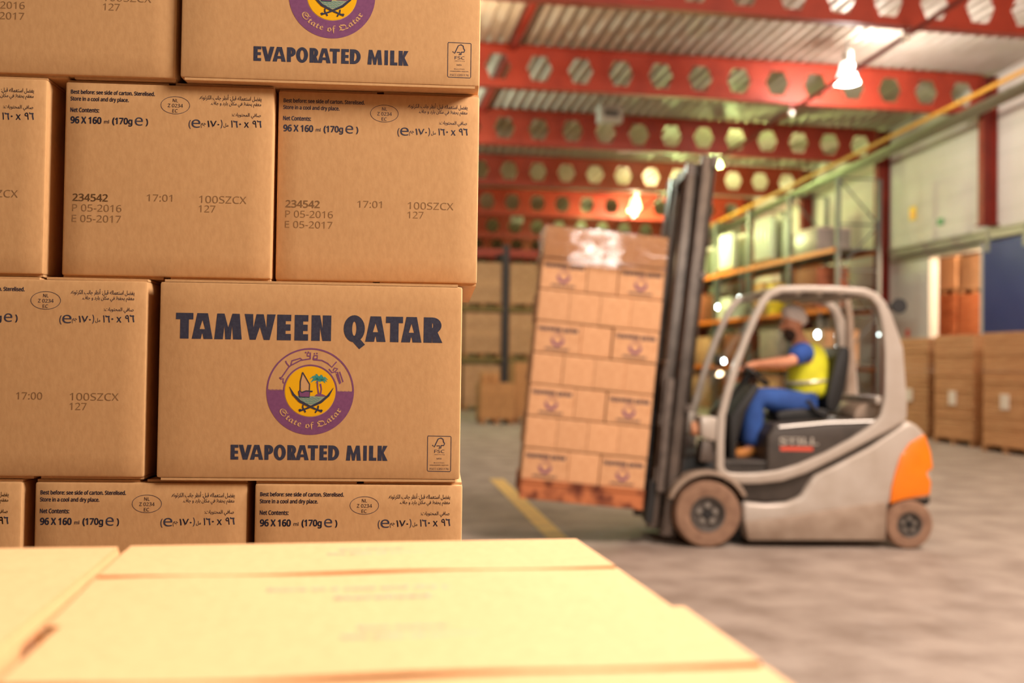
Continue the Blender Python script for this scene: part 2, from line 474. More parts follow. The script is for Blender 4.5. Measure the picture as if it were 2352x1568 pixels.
# roof ties running along the hall under the sheet
def tie(x, y0, y1, wd, h, drop, m, name, label):
    b = MB()
    v = []
    for Y in (y0, y1):
        z = roof_z(Y) - drop
        v.append([b.bm.verts.new((x + a, Y, z + c)) for a, c in ((-wd / 2, 0), (wd / 2, 0), (wd / 2, h), (-wd / 2, h))])
    for k in range(4): b.bm.faces.new((v[0][k], v[0][(k + 1) % 4], v[1][(k + 1) % 4], v[1][k]))
    b.bm.faces.new(v[0]); b.bm.faces.new(v[1])
    struct(b.build(name, m, smooth=False), label)
tie(3.45, 10, 50, 0.13, 0.12, 0.13, DARKRED, 'roof_tie_beam', 'dark red tie under the roof sheet')

# pipes under the roof
def pipe(name, pts, r, m, label, cat, parts=None):
    o = MB().tube(pts, r, 10).build(name, m); tag(o, label, cat); return o
sp = pipe('sprinkler_pipe', [(9.58, 12, 7.36), (9.58, 48, 5.704)], 0.045, DARKRED, 'thin red sprinkler pipe running along under the roof beams', 'pipe')
for Y in (16.6, 21.2, 25.8, 30.4):
    z = 7.36 - (Y - 12) * 0.046
    MB().ball((9.52, Y - 0.14, z - 0.07), 0.07, 10).build('sprinkler_head', PAPER, sp)
    MB().box((9.55, Y - 0.02, z), (9.61, Y + 0.02, beam_z(Y) - 0.02 if beam_z(Y) > z + 0.03 else z + 0.05)).build('pipe_clip', DARKRED, sp)
pipe('gas_pipe', [(12.9, 12, beam_z(12) - 0.09), (12.9, 48, beam_z(48) - 0.09)], 0.048, YELP, 'yellow pipe running along the roof beside the long wall', 'pipe')
ct = MB()
for k in range(4):
    ct.tube([(13.40 + k * 0.13, 12, beam_z(12) - 0.08), (13.40 + k * 0.13, 48, beam_z(48) - 0.08)], 0.045, 8)
tag(ct.build('cable_duct', GALV), 'bundle of grey ducts under the roof beside the yellow pipe', 'duct')

# grey boxes hung under the roof
def hung_box(p, s, label):
    t = empty('ceiling_unit', p); tag(t, label, 'box')
    MB().box((-s / 2, -s * 0.35, -s * 0.42), (s / 2, s * 0.35, s * 0.3)).build('casing', GREYP, t, 0.02)
    MB().box((-s * 0.3, -s * 0.36, -s * 0.2), (s * 0.3, -s * 0.34, s * 0.05)).build('grille', RACKG, t)
    for q in (-s * .3, s * .3): MB().tube([(q, 0, s * .3), (q, 0, roof_z(p[1]) - p[2] + 0.05)], 0.012, 6).build('hanger', RACKG, t)
hung_box((6.35, 24.3, 7.45), 0.56, 'pale grey unit hung under the roof between the second and third red beams')
hung_box((6.38, 37.6, 6.72), 0.42, 'small pale unit hung among the far red beams above the load')

# ------------------------------------------------------------------ hanging lamps, and unseen lights added as fill
BULBW = glow('lamp_white', (255, 250, 238), 14); BELLW = glow('bell_white', (255, 252, 244), 2.2)
BULBY = glow('lamp_yellow', (255, 252, 190), 14); BELLY = glow('bell_yellow', (250, 255, 200), 3)
BULBO = glow('lamp_warm', (255, 238, 190), 14); BELLO = glow('bell_warm', (255, 226, 160), 3)
def pendant_or_fill(p, mats, power, col, label, up=0.3, shown=True):
    x, y, z = p
    if shown:
        t = empty('pendant_lamp', p); tag(t, label, 'lamp', None)
        prof = [(0.09, 0.26), (0.13, 0.20), (0.15, 0.08), (0.20, -0.06), (0.25, -0.17), (0.24, -0.17), (0.19, -0.06), (0.14, 0.08), (0.12, 0.19), (0.08, 0.25)]
        MB().lathe(prof, 24, None, False).build('bell_shade', mats[1], t)
        MB().ball((0, 0, -0.02), (0.07, 0.07, 0.11), 12).build('bulb', mats[0], t)
        MB().lathe([(0.09, 0.22), (0.10, 0.26), (0.10, 0.46), (0.07, 0.50)], 16).build('ballast_housing', GREYP, t)
        MB().tube([(0, 0, 0.5), (0, 0, roof_z(y) - z + 0.02)], 0.012, 6).build('hanger_rod', RACKG, t)
    def pt(dz, e):
        soft = 0.42 if not shown and z < 4 else 0.16
        l = bpy.data.lights.new('pendant_or_fill_light', 'POINT'); l.energy = e; l.color = col; l.shadow_soft_size = soft
        o = bpy.data.objects.new('pendant_or_fill_light', l); COL.objects.link(o); o.location = (x, y, z + dz)
    pt(-0.36, power)
    if up: pt(0.36, power * up) if not shown else pt2(x, y, z, power * up, col)
def pt2(x, y, z, e, col):
    l = bpy.data.lights.new('pendant_upglow', 'POINT'); l.energy = e; l.color = col; l.shadow_soft_size = 0.12
    o = bpy.data.objects.new('pendant_upglow', l); COL.objects.link(o); o.location = (x + 0.32, y - 0.25, z + 0.28)
COOL = (1.0, 0.95, 0.86); GRN = (0.74, 1.0, 0.36); WARM = (1.0, 0.74, 0.44)
pendant_or_fill((10.05, 19.6, 7.33), (BULBW, BELLW), 340, COOL, 'large glowing white bell lamp nearest to the forklift mast, under the corrugated roof', 0.24)
pendant_or_fill((9.83, 26.6, 6.92), (BULBY, BELLY), 150, GRN, 'yellowish glowing bell lamp seen just beside the top of the mast', 0.6)
pendant_or_fill((9.69, 33.6, 6.72), (BULBO, BELLO), 480, WARM, 'warm glowing bell lamp lighting an orange-lit beam above the load', 0.1)
pendant_or_fill((9.6, 40.2, 6.4), (BULBO, BELLO), 260, GRN, 'dim bell lamp behind the far beams', 0.1, False)
pendant_or_fill((10.6, 32.5, 6.2), (BULBY, BELLY), 430, GRN, 'x', 0, False)
for (x, y, z, e, c) in ((2.0, 18.6, 7.2, 240, WARM), (1.2, 24.5, 6.7, 430, (0.82, 1.0, 0.80)), (2.5, 36.5, 6.3, 60, WARM), (9.6, 10.5, 7.5, 420, (1.0, 0.8, 0.6)), (1.85, 0.35, 3.3, 390, (1.0, 0.93, 0.84)), (14.95, 21.2, 4.4, 480, (1.0, 0.72, 0.46))):  # unseen lights without fittings; the low one by the lids is added fill
    pendant_or_fill((x, y, z), (BULBW, BELLW), e, c, 'x', 0, False)
# ------------------------------------------------------------------ milk cartons
CL, CWD, CHT = 0.400, 0.275, 0.2655          # long side, short side, height
BUL = 0.0012
def bulge(p):
    """a carton's walls swell a little between the edges."""
    x, y, z = p
    u, v, t = x / (CL / 2), y / (CWD / 2), (z - CHT / 2) / (CHT / 2)
    k = max(0, 1 - t * t)
    return Vector((x + (u ** 3 if abs(u) > 0.5 else 0) * BUL * k * max(0, 1 - v * v), y + (v ** 3 if abs(v) > 0.5 else 0) * BUL * k * max(0, 1 - u * u), z))
def carton_body():
    bm = bmesh.new()
    bmesh.ops.create_cube(bm, size=1)
    bmesh.ops.bevel(bm, geom=list(bm.edges), offset=0.012, segments=2, profile=0.6, affect='EDGES')
    bmesh.ops.subdivide_edges(bm, edges=[e for e in bm.edges if e.calc_length() > 0.5], cuts=8, use_grid_fill=True)
    for v in bm.verts:
        v.co = bulge((v.co.x * CL, v.co.y * CWD, 0.0032 + (v.co.z + 0.5) * (CHT - 0.0064)))
    me = bpy.data.meshes.new('carton'); bm.to_mesh(me); bm.free(); me.materials.append(KRAFT)
    for p in me.polygons: p.use_smooth = True
    try: me.set_sharp_from_angle(angle=math.radians(50))
    except Exception: pass
    return me
BODY = carton_body()
def flap_mesh(y0, y1, z0, lift=0.0, n=12, phase=0.0):
    """half of a closed lid; its free edge waves a little."""
    b = MB(); x0, x1 = -CL / 2 + 0.006, CL / 2 - 0.006
    g = []
    for i in range(n + 1):
        x = x0 + (x1 - x0) * i / n
        wv = math.sin(i * 1.1 + phase) * 0.0011
        yi = y1 + wv
        zz = z0 + lift * (0.5 + 0.5 * math.sin(i * 0.9 + phase))
        g.append([b.bm.verts.new((x, y0, z0)), b.bm.verts.new((x, yi, zz)), b.bm.verts.new((x, yi, zz + 0.0032)), b.bm.verts.new((x, y0, z0 + 0.0032))])
    for i in range(n):
        for k in range(4): b.bm.faces.new((g[i][k], g[i][(k + 1) % 4], g[i + 1][(k + 1) % 4], g[i + 1][k]))
    b.bm.faces.new(g[0]); b.bm.faces.new(g[-1][::-1])
    return b

# --- positions of the printing, measured on the carton faces
def face_xy(x, y, TL, TR, BL, BR, wd):
    v = 0.5
    for _ in range(4):
        L = TL[0] + (BL[0] - TL[0]) * v; R = TR[0] + (BR[0] - TR[0]) * v
        u = (x - L) / (R - L)
        T = TL[1] + (TR[1] - TL[1]) * u; B = BL[1] + (BR[1] - BL[1]) * u
        v = (y - T) / (B - T)
    return u * wd - wd / 2, (1 - v) * CHT
def ff(x, y): return face_xy(x, y, (58, 15), (2196, 62), (20, 1425), (2160, 1455), CL)
def sf(x, y): return face_xy(x, y, (88, 38), (1590, 98), (55, 1452), (1555, 1505), CWD)
def on_front(eps):
    return lambda x, z: bulge((x, -CWD / 2, z)) + Vector((0, -eps, 0))
def on_side(eps):
    return lambda x, z: bulge((CL / 2, x, z)) + Vector((eps, 0, 0))

# --- heavy capitals; each letter stands in a unit-high cell of its own width
def cap_letter(ch, wd, s, bar):
    """wd: width, s: stem, bar: thickness of the horizontals (all for height 1)."""
    if ch == 'T': return [[(0, 1), (0, 1 - bar), (wd / 2 - s / 2, 1 - bar), (wd / 2 - s / 2, 0), (wd / 2 + s / 2, 0), (wd / 2 + s / 2, 1 - bar), (wd, 1 - bar), (wd, 1)]]
    if ch == 'I': return [[(0, 0), (wd, 0), (wd, 1), (0, 1)]]
    if ch == 'L': return [[(0, 0), (wd, 0), (wd, bar), (s, bar), (s, 1), (0, 1)]]
    if ch == 'E':
        m0, m1 = 0.5 - bar / 2, 0.5 + bar / 2
        return [[(0, 0), (wd, 0), (wd, bar), (s, bar), (s, m0), (wd * 0.96, m0), (wd * 0.96, m1), (s, m1), (s, 1 - bar), (wd, 1 - bar), (wd, 1), (0, 1)]]
    if ch == 'A':
        c = wd / 2; a = s * 0.62
        return [[(0, 0), (c - a, 1), (c + a, 1), (wd, 0), (wd - s * 1.05, 0), (wd - s * 1.05 - 0.05 * wd, 0.2), (s * 1.05 + 0.05 * wd, 0.2), (s * 1.05, 0)],
                [(c, 0.74), (c - wd * 0.13, 0.38), (c + wd * 0.13, 0.38)]]
    if ch == 'V':
        c = wd / 2; a = s * 0.58
        return [[(0, 1), (s * 1.05, 1), (c, 0.42), (wd - s * 1.05, 1), (wd, 1), (c + a, 0), (c - a, 0)]]
    if ch == 'N': return [[(0, 0), (0, 1), (s * 1.0, 1), (wd - s, 0.48), (wd - s, 1), (wd, 1), (wd, 0), (wd - s, 0), (s, 0.52), (s, 0)]]
    if ch == 'M':
        c = wd / 2
        return [[(0, 0), (wd * 0.09, 1), (wd * 0.09 + s * 0.85, 1), (c, 0.46), (wd * 0.91 - s * 0.85, 1), (wd * 0.91, 1), (wd, 0), (wd - s, 0), (wd - s * 1.15, 0.52), (c + s * 0.32, 0), (c - s * 0.32, 0), (s * 1.15, 0.52), (s, 0)]]
    if ch == 'W':
        c = wd / 2
        return [[(0, 1), (s, 1), (wd * 0.29, 0.46), (c - s * 0.42, 1), (c + s * 0.42, 1), (wd * 0.71, 0.46), (wd - s, 1), (wd, 1), (wd * 0.82, 0), (wd * 0.63, 0), (c, 0.50), (wd * 0.37, 0), (wd * 0.18, 0)]]
    if ch == 'K': return [[(0, 0), (0, 1), (s, 1), (s, 0.62), (wd - s * 1.15, 1), (wd * 0.98, 1), (wd * 0.60, 0.53), (wd, 0), (wd - s * 1.25, 0), (s, 0.43), (s, 0)]]
    if ch in 'OQ':
        o = [(wd / 2 + wd / 2 * math.cos(a), 0.5 + 0.53 * math.sin(a)) for a in [k * math.pi / 14 for k in range(28)]]
        i = [(wd / 2 + (wd / 2 - s) * math.cos(a), 0.5 + (0.53 - bar) * math.sin(a)) for a in [k * math.pi / 14 for k in range(28)]]
        return [o, i]
    if ch == 'D':
        def half(r0, r1, x0): return [(x0 + r0 * math.cos(a), 0.5 + r1 * math.sin(a)) for a in [-math.pi / 2 + k * math.pi / 12 for k in range(13)]]
        x0 = wd * 0.36
        return [[(0, 0)] + half(wd - x0, 0.5, x0) + [(0, 1)], [(s, bar)] + half(wd - x0 - s, 0.5 - bar, x0) + [(s, 1 - bar)]]
    if ch in 'PR':
        y0 = 0.36; cy = (1 + y0) / 2; r1 = (1 - y0) / 2; x0 = wd * 0.45
        W = wd if ch == 'P' else wd * 0.94
        def half(r0, q, x): return [(x + r0 * math.cos(a), cy + q * math.sin(a)) for a in [-math.pi / 2 + k * math.pi / 12 for k in range(13)]]
        bb = bar * 0.9
        hole = [(s, y0 + bb)] + half(max(0.02, W - x0 - s), r1 - bb, x0) + [(s, 1 - bb)]
        if ch == 'P': return [[(0, 0), (s, 0), (s, y0)] + half(W - x0, r1, x0) + [(0, 1)], hole]
        h = half(W - x0, r1, x0)
        return [[(0, 0), (s, 0), (s, y0 * 0.98), (wd - s * 1.2, 0), (wd, 0), (wd * 0.74, y0 + 0.05)] + h[4:] + [(0, 1)], hole]
def title(spec, y_top, y_bot, s, bar):
    """spec: (letter, left, right) measured on the photographed face."""
    out = []
    for ch, xl, xr in spec:
        a, zb = ff(xl, y_bot(xl)); b, zt = ff(xr, y_top(xr)); _, zt = ff(xl, y_top(xl))
        h = zt - zb
        lp = cap_letter(ch, (b - a) / h, s, bar)
        out.append(shift(outline(lp), lambda x, y: (a + x * h, zb + y * h)))
        if ch == 'Q': out.append(([(a + h * 0.36, zb - 0.02 * h), (a + h * 0.50, zb + 0.26 * h), (a + h * 0.84, zb - 0.12 * h), (a + h * 0.62, zb - 0.30 * h)], [(0, 1, 2, 3)]))
    return out
TITLE = title([('T', 163, 289), ('A', 276, 426), ('M', 433, 630), ('W', 642, 865), ('E', 872, 975), ('E', 995, 1096), ('N', 1114, 1258), ('Q', 1342, 1497), ('A', 1496, 1646), ('T', 1642, 1768), ('A', 1752, 1902), ('R', 1912, 2052)],
              lambda x: 252 + (x - 163) * 0.0225, lambda x: 433 + (x - 163) * 0.0215, 0.33, 0.25)
PRODUCT = title([('E', 540, 597), ('V', 597, 690), ('A', 676, 772), ('P', 777, 842), ('O', 842, 930), ('R', 938, 1006), ('A', 996, 1092), ('T', 1082, 1156), ('E', 1164, 1221), ('D', 1226, 1306), ('M', 1352, 1460), ('I', 1474, 1502), ('L', 1515, 1570), ('K', 1576, 1650)],
                lambda x: 1180 + (x - 540) * 0.014, lambda x: 1284 + (x - 540) * 0.0155, 0.27, 0.2)

# --- the round emblem
EX, EZ = ff(1104, 810)
ER = 0.0578
def em(x, y): return (EX + (x - 893) / 658 * ER, EZ + (795 - y) / 636 * ER)
def eml(pts): return [em(*p) for p in pts]
def est(pts, wd): return stroke(eml(pts), [q * ER / 658 for q in wd] if isinstance(wd, (list, tuple)) else wd * ER / 658)
def epoly(pts): return outline([eml(pts)])
def arc(r, a0, a1, n=40): return [(893 + r * math.cos(math.radians(a0 + (a1 - a0) * k / n)), 795 - r * 0.967 * math.sin(math.radians(a0 + (a1 - a0) * k / n))) for k in range(n + 1)]
EM_PURPLE = [epoly(arc(658, 180, 360) + [(1531, 795)] + arc(388, 360, 180) + [(505, 795)]),
             est(arc(646, 0, 180), 24), est(arc(398, 0, 180), 20)]
teeth = []
for side, x0, x1 in ((0, 258, 500), (1, 1286, 1530)):
    n = 13
    for k in range(n):
        xa = x0 + (x1 - x0) * k / n; wdt = (x1 - x0) / n
        EM_PURPLE.append(epoly([(xa, 800), (xa + wdt, 800), (xa + wdt * 0.75, 762 + side * 14 + (k % 3) * 6), (xa + wdt * 0.35, 772 + side * 14)]))
# the name in Arabic along the upper half
for pts in ([(430, 600), (460, 596), (560, 450), (600, 415), (740, 342), (880, 318)], [(430, 596), (452, 622), (488, 612), (482, 650), (492, 682)], [(515, 352), (535, 392), (572, 432)],
            [(596, 412), (612, 348), (735, 312), (762, 330), (740, 342)], [(884, 324), (886, 228), (838, 240), (840, 276), (884, 278)], [(806, 220), (826, 232)], [(846, 214), (864, 226)],
            [(926, 328), (1060, 338), (1150, 382), (1212, 436), (1282, 354)], [(926, 326), (942, 268), (992, 268), (988, 316), (930, 318)], [(938, 236), (956, 246)], [(976, 232), (994, 242)],
            [(1168, 462), (1216, 516), (1262, 500), (1300, 456), (1250, 446), (1232, 486)], [(1268, 516), (1300, 508), (1348, 668), (1384, 646), (1330, 500)], [(1282, 530), (1338, 680)]):
    EM_PURPLE.append(est(pts, 19))
EM_YELLOW = [outline([eml(arc(378, 0, 360, 60)[:-1])])]
EM_SEA = [epoly([(680, 862), (1130, 862), (1040, 950), (900, 1000), (770, 940)])]
EM_TAN = [epoly([(778, 520), (884, 690), (880, 795), (800, 790), (768, 810), (742, 700)])]
# blackletter words bent round the lower half
GOTH = text('\U0001D57E\U0001D599\U0001D586\U0001D599\U0001D58A \U0001D594\U0001D58B \U0001D57C\U0001D586\U0001D599\U0001D586\U0001D597')
gx0 = min(v[0] for v in GOTH[0]); gx1 = max(v[0] for v in GOTH[0])
def bend(x, y):
    t = (x - gx0) / (gx1 - gx0); a = math.radians(212 + t * 118)
    r = 556 - y * 128
    return em(893 + r * math.cos(a), 795 - r * 0.967 * math.sin(a))
EM_WORDS = [shift(GOTH, bend)]
EM_TEAL = []
random.seed(3)
for cx, cy in ((985, 620), (1055, 630)):
    for k in range(11):
        a = math.radians(-20 + k * 22); L = 70 + 20 * (k % 3)
        EM_TEAL.append(est([(cx, cy), (cx + L * 0.55 * math.cos(a), cy - L * 0.6 * math.sin(a) - 14), (cx + L * math.cos(a), cy - L * 0.7 * math.sin(a) + 22)], [26, 30, 5]))
for k in range(4):
    EM_TEAL.append(est([(730 + k * 28 + q * (330 - k * 56) / 10, 890 + k * 26 + (6 if q % 2 else -4)) for q in range(11)], 6))
EM_TRUNK = [est([(998, 640), (1005, 740), (1025, 850)], [24, 18, 26]), est([(1045, 680), (1062, 760), (1045, 850)], [24, 18, 26]), epoly([(960, 860), (985, 835), (1075, 832), (1135, 858), (1130, 866)])]
EM_BOAT = [epoly([(720, 790), (750, 784), (768, 815), (810, 800), (880, 786), (884, 880), (735, 875)])]
EM_DARK = [est([(775, 515), (744, 650), (742, 790), (770, 812)], 15), est([(775, 515), (884, 690), (880, 790)], 15), est([(765, 812), (830, 788), (930, 794)], 20), est([(735, 880), (720, 792), (745, 786)], 14), est([(735, 876), (884, 878), (888, 790)], 12),
           est([(582, 730), (640, 840), (740, 940), (880, 1010), (1000, 1060), (1075, 1085)], [6, 34, 38, 30, 24, 30]), est([(1242, 738), (1170, 850), (1060, 945), (920, 1012), (800, 1062), (735, 1078)], [6, 34, 38, 30, 24, 30]),
           est([(790, 990), (786, 1030), (830, 1100)], 22), est([(1018, 1000), (1016, 1040), (975, 1105)], 22), est([(730, 1078), (760, 1066)], 40), est([(1050, 1072), (1080, 1084)], 40)]

# --- the forest mark in its frame, bottom corner of the long face
def fl2(pts): return [ff(*p) for p in pts]
def fs2(pts, wd): return stroke(fl2(pts), wd * 0.000187)
MARK = [fs2([(1936, 1128), (2098, 1132), (2103, 1137), (2097, 1374), (2092, 1380), (1936, 1376), (1930, 1370), (1935, 1134), (1940, 1128)], 4.5),
        fs2([(1968, 1192), (1982, 1206), (2010, 1150), (2030, 1143), (2045, 1152), (2048, 1170), (2056, 1182), (2050, 1196), (2030, 1196)], 7),
        fs2([(1998, 1198), (2020, 1198), (2022, 1214), (2012, 1214)], 6), fs2([(2030, 1196), (2030, 1214), (2020, 1214)], 6),
        fit('FSC', *[ff(1982, 1246)[0], ff(2054, 1246)[0]], ff(2018, 1248)[1], 0.0042, 0.0),
        fit('www.fsc.org', ff(1982, 1262)[0], ff(2054, 1262)[0], ff(2018, 1262)[1], 0.0012), fit('MIX', ff(1998, 1290)[0], ff(2034, 1290)[0], ff(2018, 1294)[1], 0.0022),
        fit('Board from', ff(1978, 1320)[0], ff(2052, 1320)[0], ff(2014, 1321)[1], 0.0014), fit('responsible sources', ff(1948, 1336)[0], ff(2082, 1336)[0], ff(2014, 1337)[1], 0.0014, 0.01),
        fit('FSC\u00ae C051176', ff(1948, 1366)[0], ff(2082, 1366)[0], ff(2014, 1367)[1], 0.0025)]
NICK = [fs2([(1200, 1326), (1222, 1331)], 5)]

# --- notices on the short face
def sfit(body, xl, xr, yb, cap, bold=0.0, slope=0.04):
    a, z1 = sf(xl, yb); b, z2 = sf(xr, yb + (xr - xl) * slope)
    return fit(body, a, b, (z1 + z2) / 2, cap * 0.0001855, bold)
NOTICE = [sfit('Best before: see side of carton. Sterelised.', 125, 727, 141, 27, 0.04), sfit('Store in a cool and dry place.', 122, 540, 190, 27, 0.04),
          sfit('Net Contents:', 121, 328, 272, 30, 0.04), sfit('96 X 160', 121, 344, 352, 46, 0.05), sfit('ml', 363, 398, 358, 24, 0.02),
          sfit('(170g', 420, 566, 362, 44, 0.045), sfit(')', 660, 678, 372, 44, 0.03)]
e1 = text('e'); ey = max(v[1] for v in e1[0])
def big_e(xl, xr, yb, hpx):
    a, z = sf(xl, yb); b, _ = sf(xr, yb)
    return fit_box('e', a, b, z, z + hpx * 0.0001855)
NOTICE.append(big_e(582, 640, 376, 60))
OVAL = [circle_line(*sf(874, 233), 104 * 0.000183, 62 * 0.0001885, 0.0006), sfit('NL', 856, 894, 211, 24, 0.004, 0), sfit('Z 0234', 820, 929, 248, 25, 0.004, 0), sfit('EC', 853, 890, 285, 24, 0.004, 0)]
def six(xl, xr, yb, hpx):
    a, z = sf(xl, yb); b, _ = sf(xr, yb); h = hpx * 0.0001855; w_ = b - a; t = h * 0.17
    v1, f1 = stroke([(a, z + h), (a + w_ * 0.12, z + h * 0.84), (b - w_ * 0.12, z + h * 0.86), (b, z + h * 0.90)], t)
    v2, f2 = stroke([(b - w_ * 0.22, z + h * 0.90), (b - w_ * 0.18, z + h * 0.45), (b - w_ * 0.02, z)], t)
    return v1 + v2, f1 + [tuple(i + len(v1) for i in f) for f in f2]
def afit(s, xl, xr, yt, yb):
    a, z0 = sf(xl, yb); b, z1 = sf(xr, yt + (xr - xl) * 0.03)
    return fit_box(arabic(s), a, b, z0, sf(xl, yt)[1], 0.006)
ARAB = [afit('يفضل استعماله قبل: أنظر جانب الكرتونه.', 1048, 1500, 152, 200), afit('معقم يحفظ في مكان بارد و جاف.', 1130, 1497, 205, 246), afit('صافي المحتويات:', 1283, 1493, 290, 330),
        sfit('٩', 1432, 1462, 398, 50, 0.012, 0.03), six(1466, 1494, 399, 52), sfit('X', 1370, 1406, 398, 38, 0.03, 0.03), sfit('١', 1276, 1288, 396, 50, 0.02, 0.03), six(1294, 1322, 397, 50), sfit('٠', 1334, 1350, 394, 48, 0.02, 0.03), afit('مل', 1222, 1258, 365, 398),
        sfit(')', 1200, 1214, 392, 52, 0.0, 0), sfit('١٧٠', 1104, 1192, 392, 46, 0.012, 0.03), afit('جم', 1058, 1094, 362, 398), big_e(990, 1054, 395, 60), sfit('(', 970, 986, 392, 52, 0.0, 0)]
def batch(hour):
    return [sfit('234542', 135, 390, 910, 51, 0.03, 0.02), sfit('P 05-2016', 134, 486, 984, 50, 0.0, 0.02), sfit('E 05-2017', 131, 482, 1060, 50, 0.0, 0.02),
            sfit(hour, 668, 850, 920, 50, 0.0, 0.02), sfit('100SZCX', 1043, 1385, 938, 52, 0.0, 0.02), sfit('127', 1040, 1160, 1003, 50, 0.0, 0.02)]

def make_carton():
    c = bpy.data.objects.new('carton', BODY); COL.objects.link(c)
    e = CWD / 2
    for k, (s, z) in enumerate(((-1, CHT - 0.0032), (1, CHT - 0.0032), (-1, 0.0), (1, 0.0))):
        flap_mesh(s * (e - 0.001), s * 0.0046, z, 0.0014 if z > 0.1 else 0, 12, k * 1.7).build('top_flap' if z > 0.1 else 'bottom_flap', KRAFTD, c, smooth=False)
    printed('title_lettering', TITLE, NAVY, on_front(0.00018), c)
    printed('product_lettering', PRODUCT, NAVY, on_front(0.00018), c)
    printed('forest_mark', MARK, NAVY, on_front(0.00018), c)
    g = printed('round_emblem', EM_PURPLE, PURPLE, on_front(0.00018), c)
    for q, (sh, m, nm) in enumerate(((EM_YELLOW, YELLOW, 'yellow_disc'), (EM_SEA, SEA, 'sea_print'), (EM_TAN, TAN, 'sail_print'), (EM_WORDS, TAN, 'blackletter_lettering'), (EM_TEAL, TEAL, 'palm_print'), (EM_TRUNK, PURPLE, 'trunk_print'), (EM_BOAT, PURPLE, 'boat_print'), (EM_DARK, NAVY, 'sword_print'))):
        printed(nm, sh, m, on_front(0.00022 + q * 0.00005), g)
    printed('notice_lettering', NOTICE, NAVY, on_side(0.00018), c)
    printed('oval_mark', OVAL, NAVY, on_side(0.00018), c)
    printed('arabic_lettering', ARAB, NAVY, on_side(0.00018), c)
    bt = batch('17:01')
    for nm, sh in (('date_lettering', bt[:3]), ('time_lettering', bt[3:4]), ('code_lettering', bt[4:])): printed(nm, sh, BROWNINK, on_side(0.00018), c)
    return c
PROTO = make_carton()
PK = kids_of(PROTO)
_t = printed('time_lettering', batch('17:00')[3:4], BROWNINK, on_side(0.00018), None); BATCH0 = _t.data; bpy.data.objects.remove(_t)
first = [True]
def carton(M, label, group=None, kids=None):
    if first[0]: c = PROTO; first[0] = False
    else: c = dup(PROTO, PK if kids is None else kids)
    c.matrix_world = M
    tag(c, label, 'carton', group)
    return c

# --- the tall pile in focus
SR = math.radians(-5.6)
PILE = Matrix.Translation((0.165, 1.400, 0)) @ Matrix.Rotation(SR, 4, 'Z')
def in_pile(u0, z, long_front, v=0.0, rz=0.0):
    """u0: left edge of the visible face; v: how far back it sits; long_front: emblem side forward."""
    if long_front: return PILE @ Matrix.Translation((u0 + CL / 2, v + CWD / 2, z)) @ Matrix.Rotation(rz, 4, 'Z')
    return PILE @ Matrix.Translation((u0 + CWD / 2, v + CL / 2, z)) @ Matrix.Rotation(-math.pi / 2 + rz, 4, 'Z')
ZB = 1.24
PITCH = 0.2665
G = 'cartons in the tall sharp pile'
rows = [
    (ZB + 2 * PITCH, [(-0.381, True, 0.004, 'emblem-side carton at the top of the tall pile, cut by the picture edge'), (-0.664, False, 0.012, 'plain-side carton at the top of the tall pile, beside the cut emblem')]),
    (ZB + PITCH, [(-0.255, False, 0.030, 'notice-side carton above the TAMWEEN QATAR face, at the outer corner of the pile'), (-0.5345, False, 0.018, 'notice-side carton whose whole face shows, second in from the pile corner'), (-0.831, False, 0.010, 'notice-side carton of which only SZCX shows, beside a dark gap')]),
    (ZB, [(-0.400, True, 0.0, 'carton showing the whole TAMWEEN QATAR title and round emblem'), (-0.692, False, 0.004, 'darker carton stamped 17:00 beside the TAMWEEN QATAR carton')]),
    (ZB - PITCH, [(-0.272, False, 0.0, 'carton at the pile corner under the TAMWEEN QATAR carton, half hidden by the lit lids'), (-0.557, False, 0.006, 'half-hidden carton under the 17:00 carton, whole notice and oval mark showing'), (-0.848, False, 0.004, 'half-hidden carton at the picture edge in the lowest visible layer of the pile')]),
]
for z, row in rows:
    for u0, lf, v, lab in row:
        c = carton(in_pile(u0, z, lf, v, random.uniform(-0.004, 0.004)), lab, G)
        if '17:00' in lab and 'stamped' in lab:
            for k in c.children:
                if k.name.startswith('time_lettering'): k.data = BATCH0
# what the pile stands on and what fills it behind (out of sight)
HID = 'hidden cartons that carry the tall pile'
plain = [k for k in PK if k[0].name.startswith(('top_flap', 'bottom_flap'))]
for r in range(1, 4):
    z = ZB - PITCH - r * PITCH
    for u0, lf in (((-0.400, True), (-0.69, False)) if r % 2 else ((-0.275, False), (-0.555, False), (-0.835, False))):
        carton(in_pile(u0, z, lf), 'brown milk carton in the lower layers of the tall pile', HID, plain)
for r in range(-3, 3):
    z = ZB + r * PITCH
    for u0, lf in (((-0.392, True), (-0.80, True)) if r % 2 else ((-0.285, False), (-0.565, False), (-0.845, False))):
        carton(in_pile(u0, z, lf, 0.45), 'brown milk carton deep inside the tall pile', 'hidden cartons inside the tall pile', plain)
def pallet(name, sx, sy, m, label, h=0.144, cat='pallet'):
    """a wooden pallet lying on z = 0, centred on its origin."""
    t = empty(name); tag(t, label, cat)
    n = 7
    for i in range(n):
        y = -sy / 2 + 0.05 + (sy - 0.1) * i / (n - 1)
        MB().box((-sx / 2, y - 0.05, h - 0.022), (sx / 2, y + 0.05, h)).build('deck_board', m, t, smooth=False)
    for i in (-1, 0, 1):
        b = MB()
        for j in (-1, 0, 1): b.box((i * (sx / 2 - 0.07) - 0.05, j * (sy / 2 - 0.06) - 0.05, 0.022), (i * (sx / 2 - 0.07) + 0.05, j * (sy / 2 - 0.06) + 0.05, h - 0.022))
        b.box((i * (sx / 2 - 0.07) - 0.05, -sy / 2, 0), (i * (sx / 2 - 0.07) + 0.05, sy / 2, 0.022))
        b.build('skid', m, t, smooth=False)
    return t
PB = ZB - PITCH - 3 * PITCH
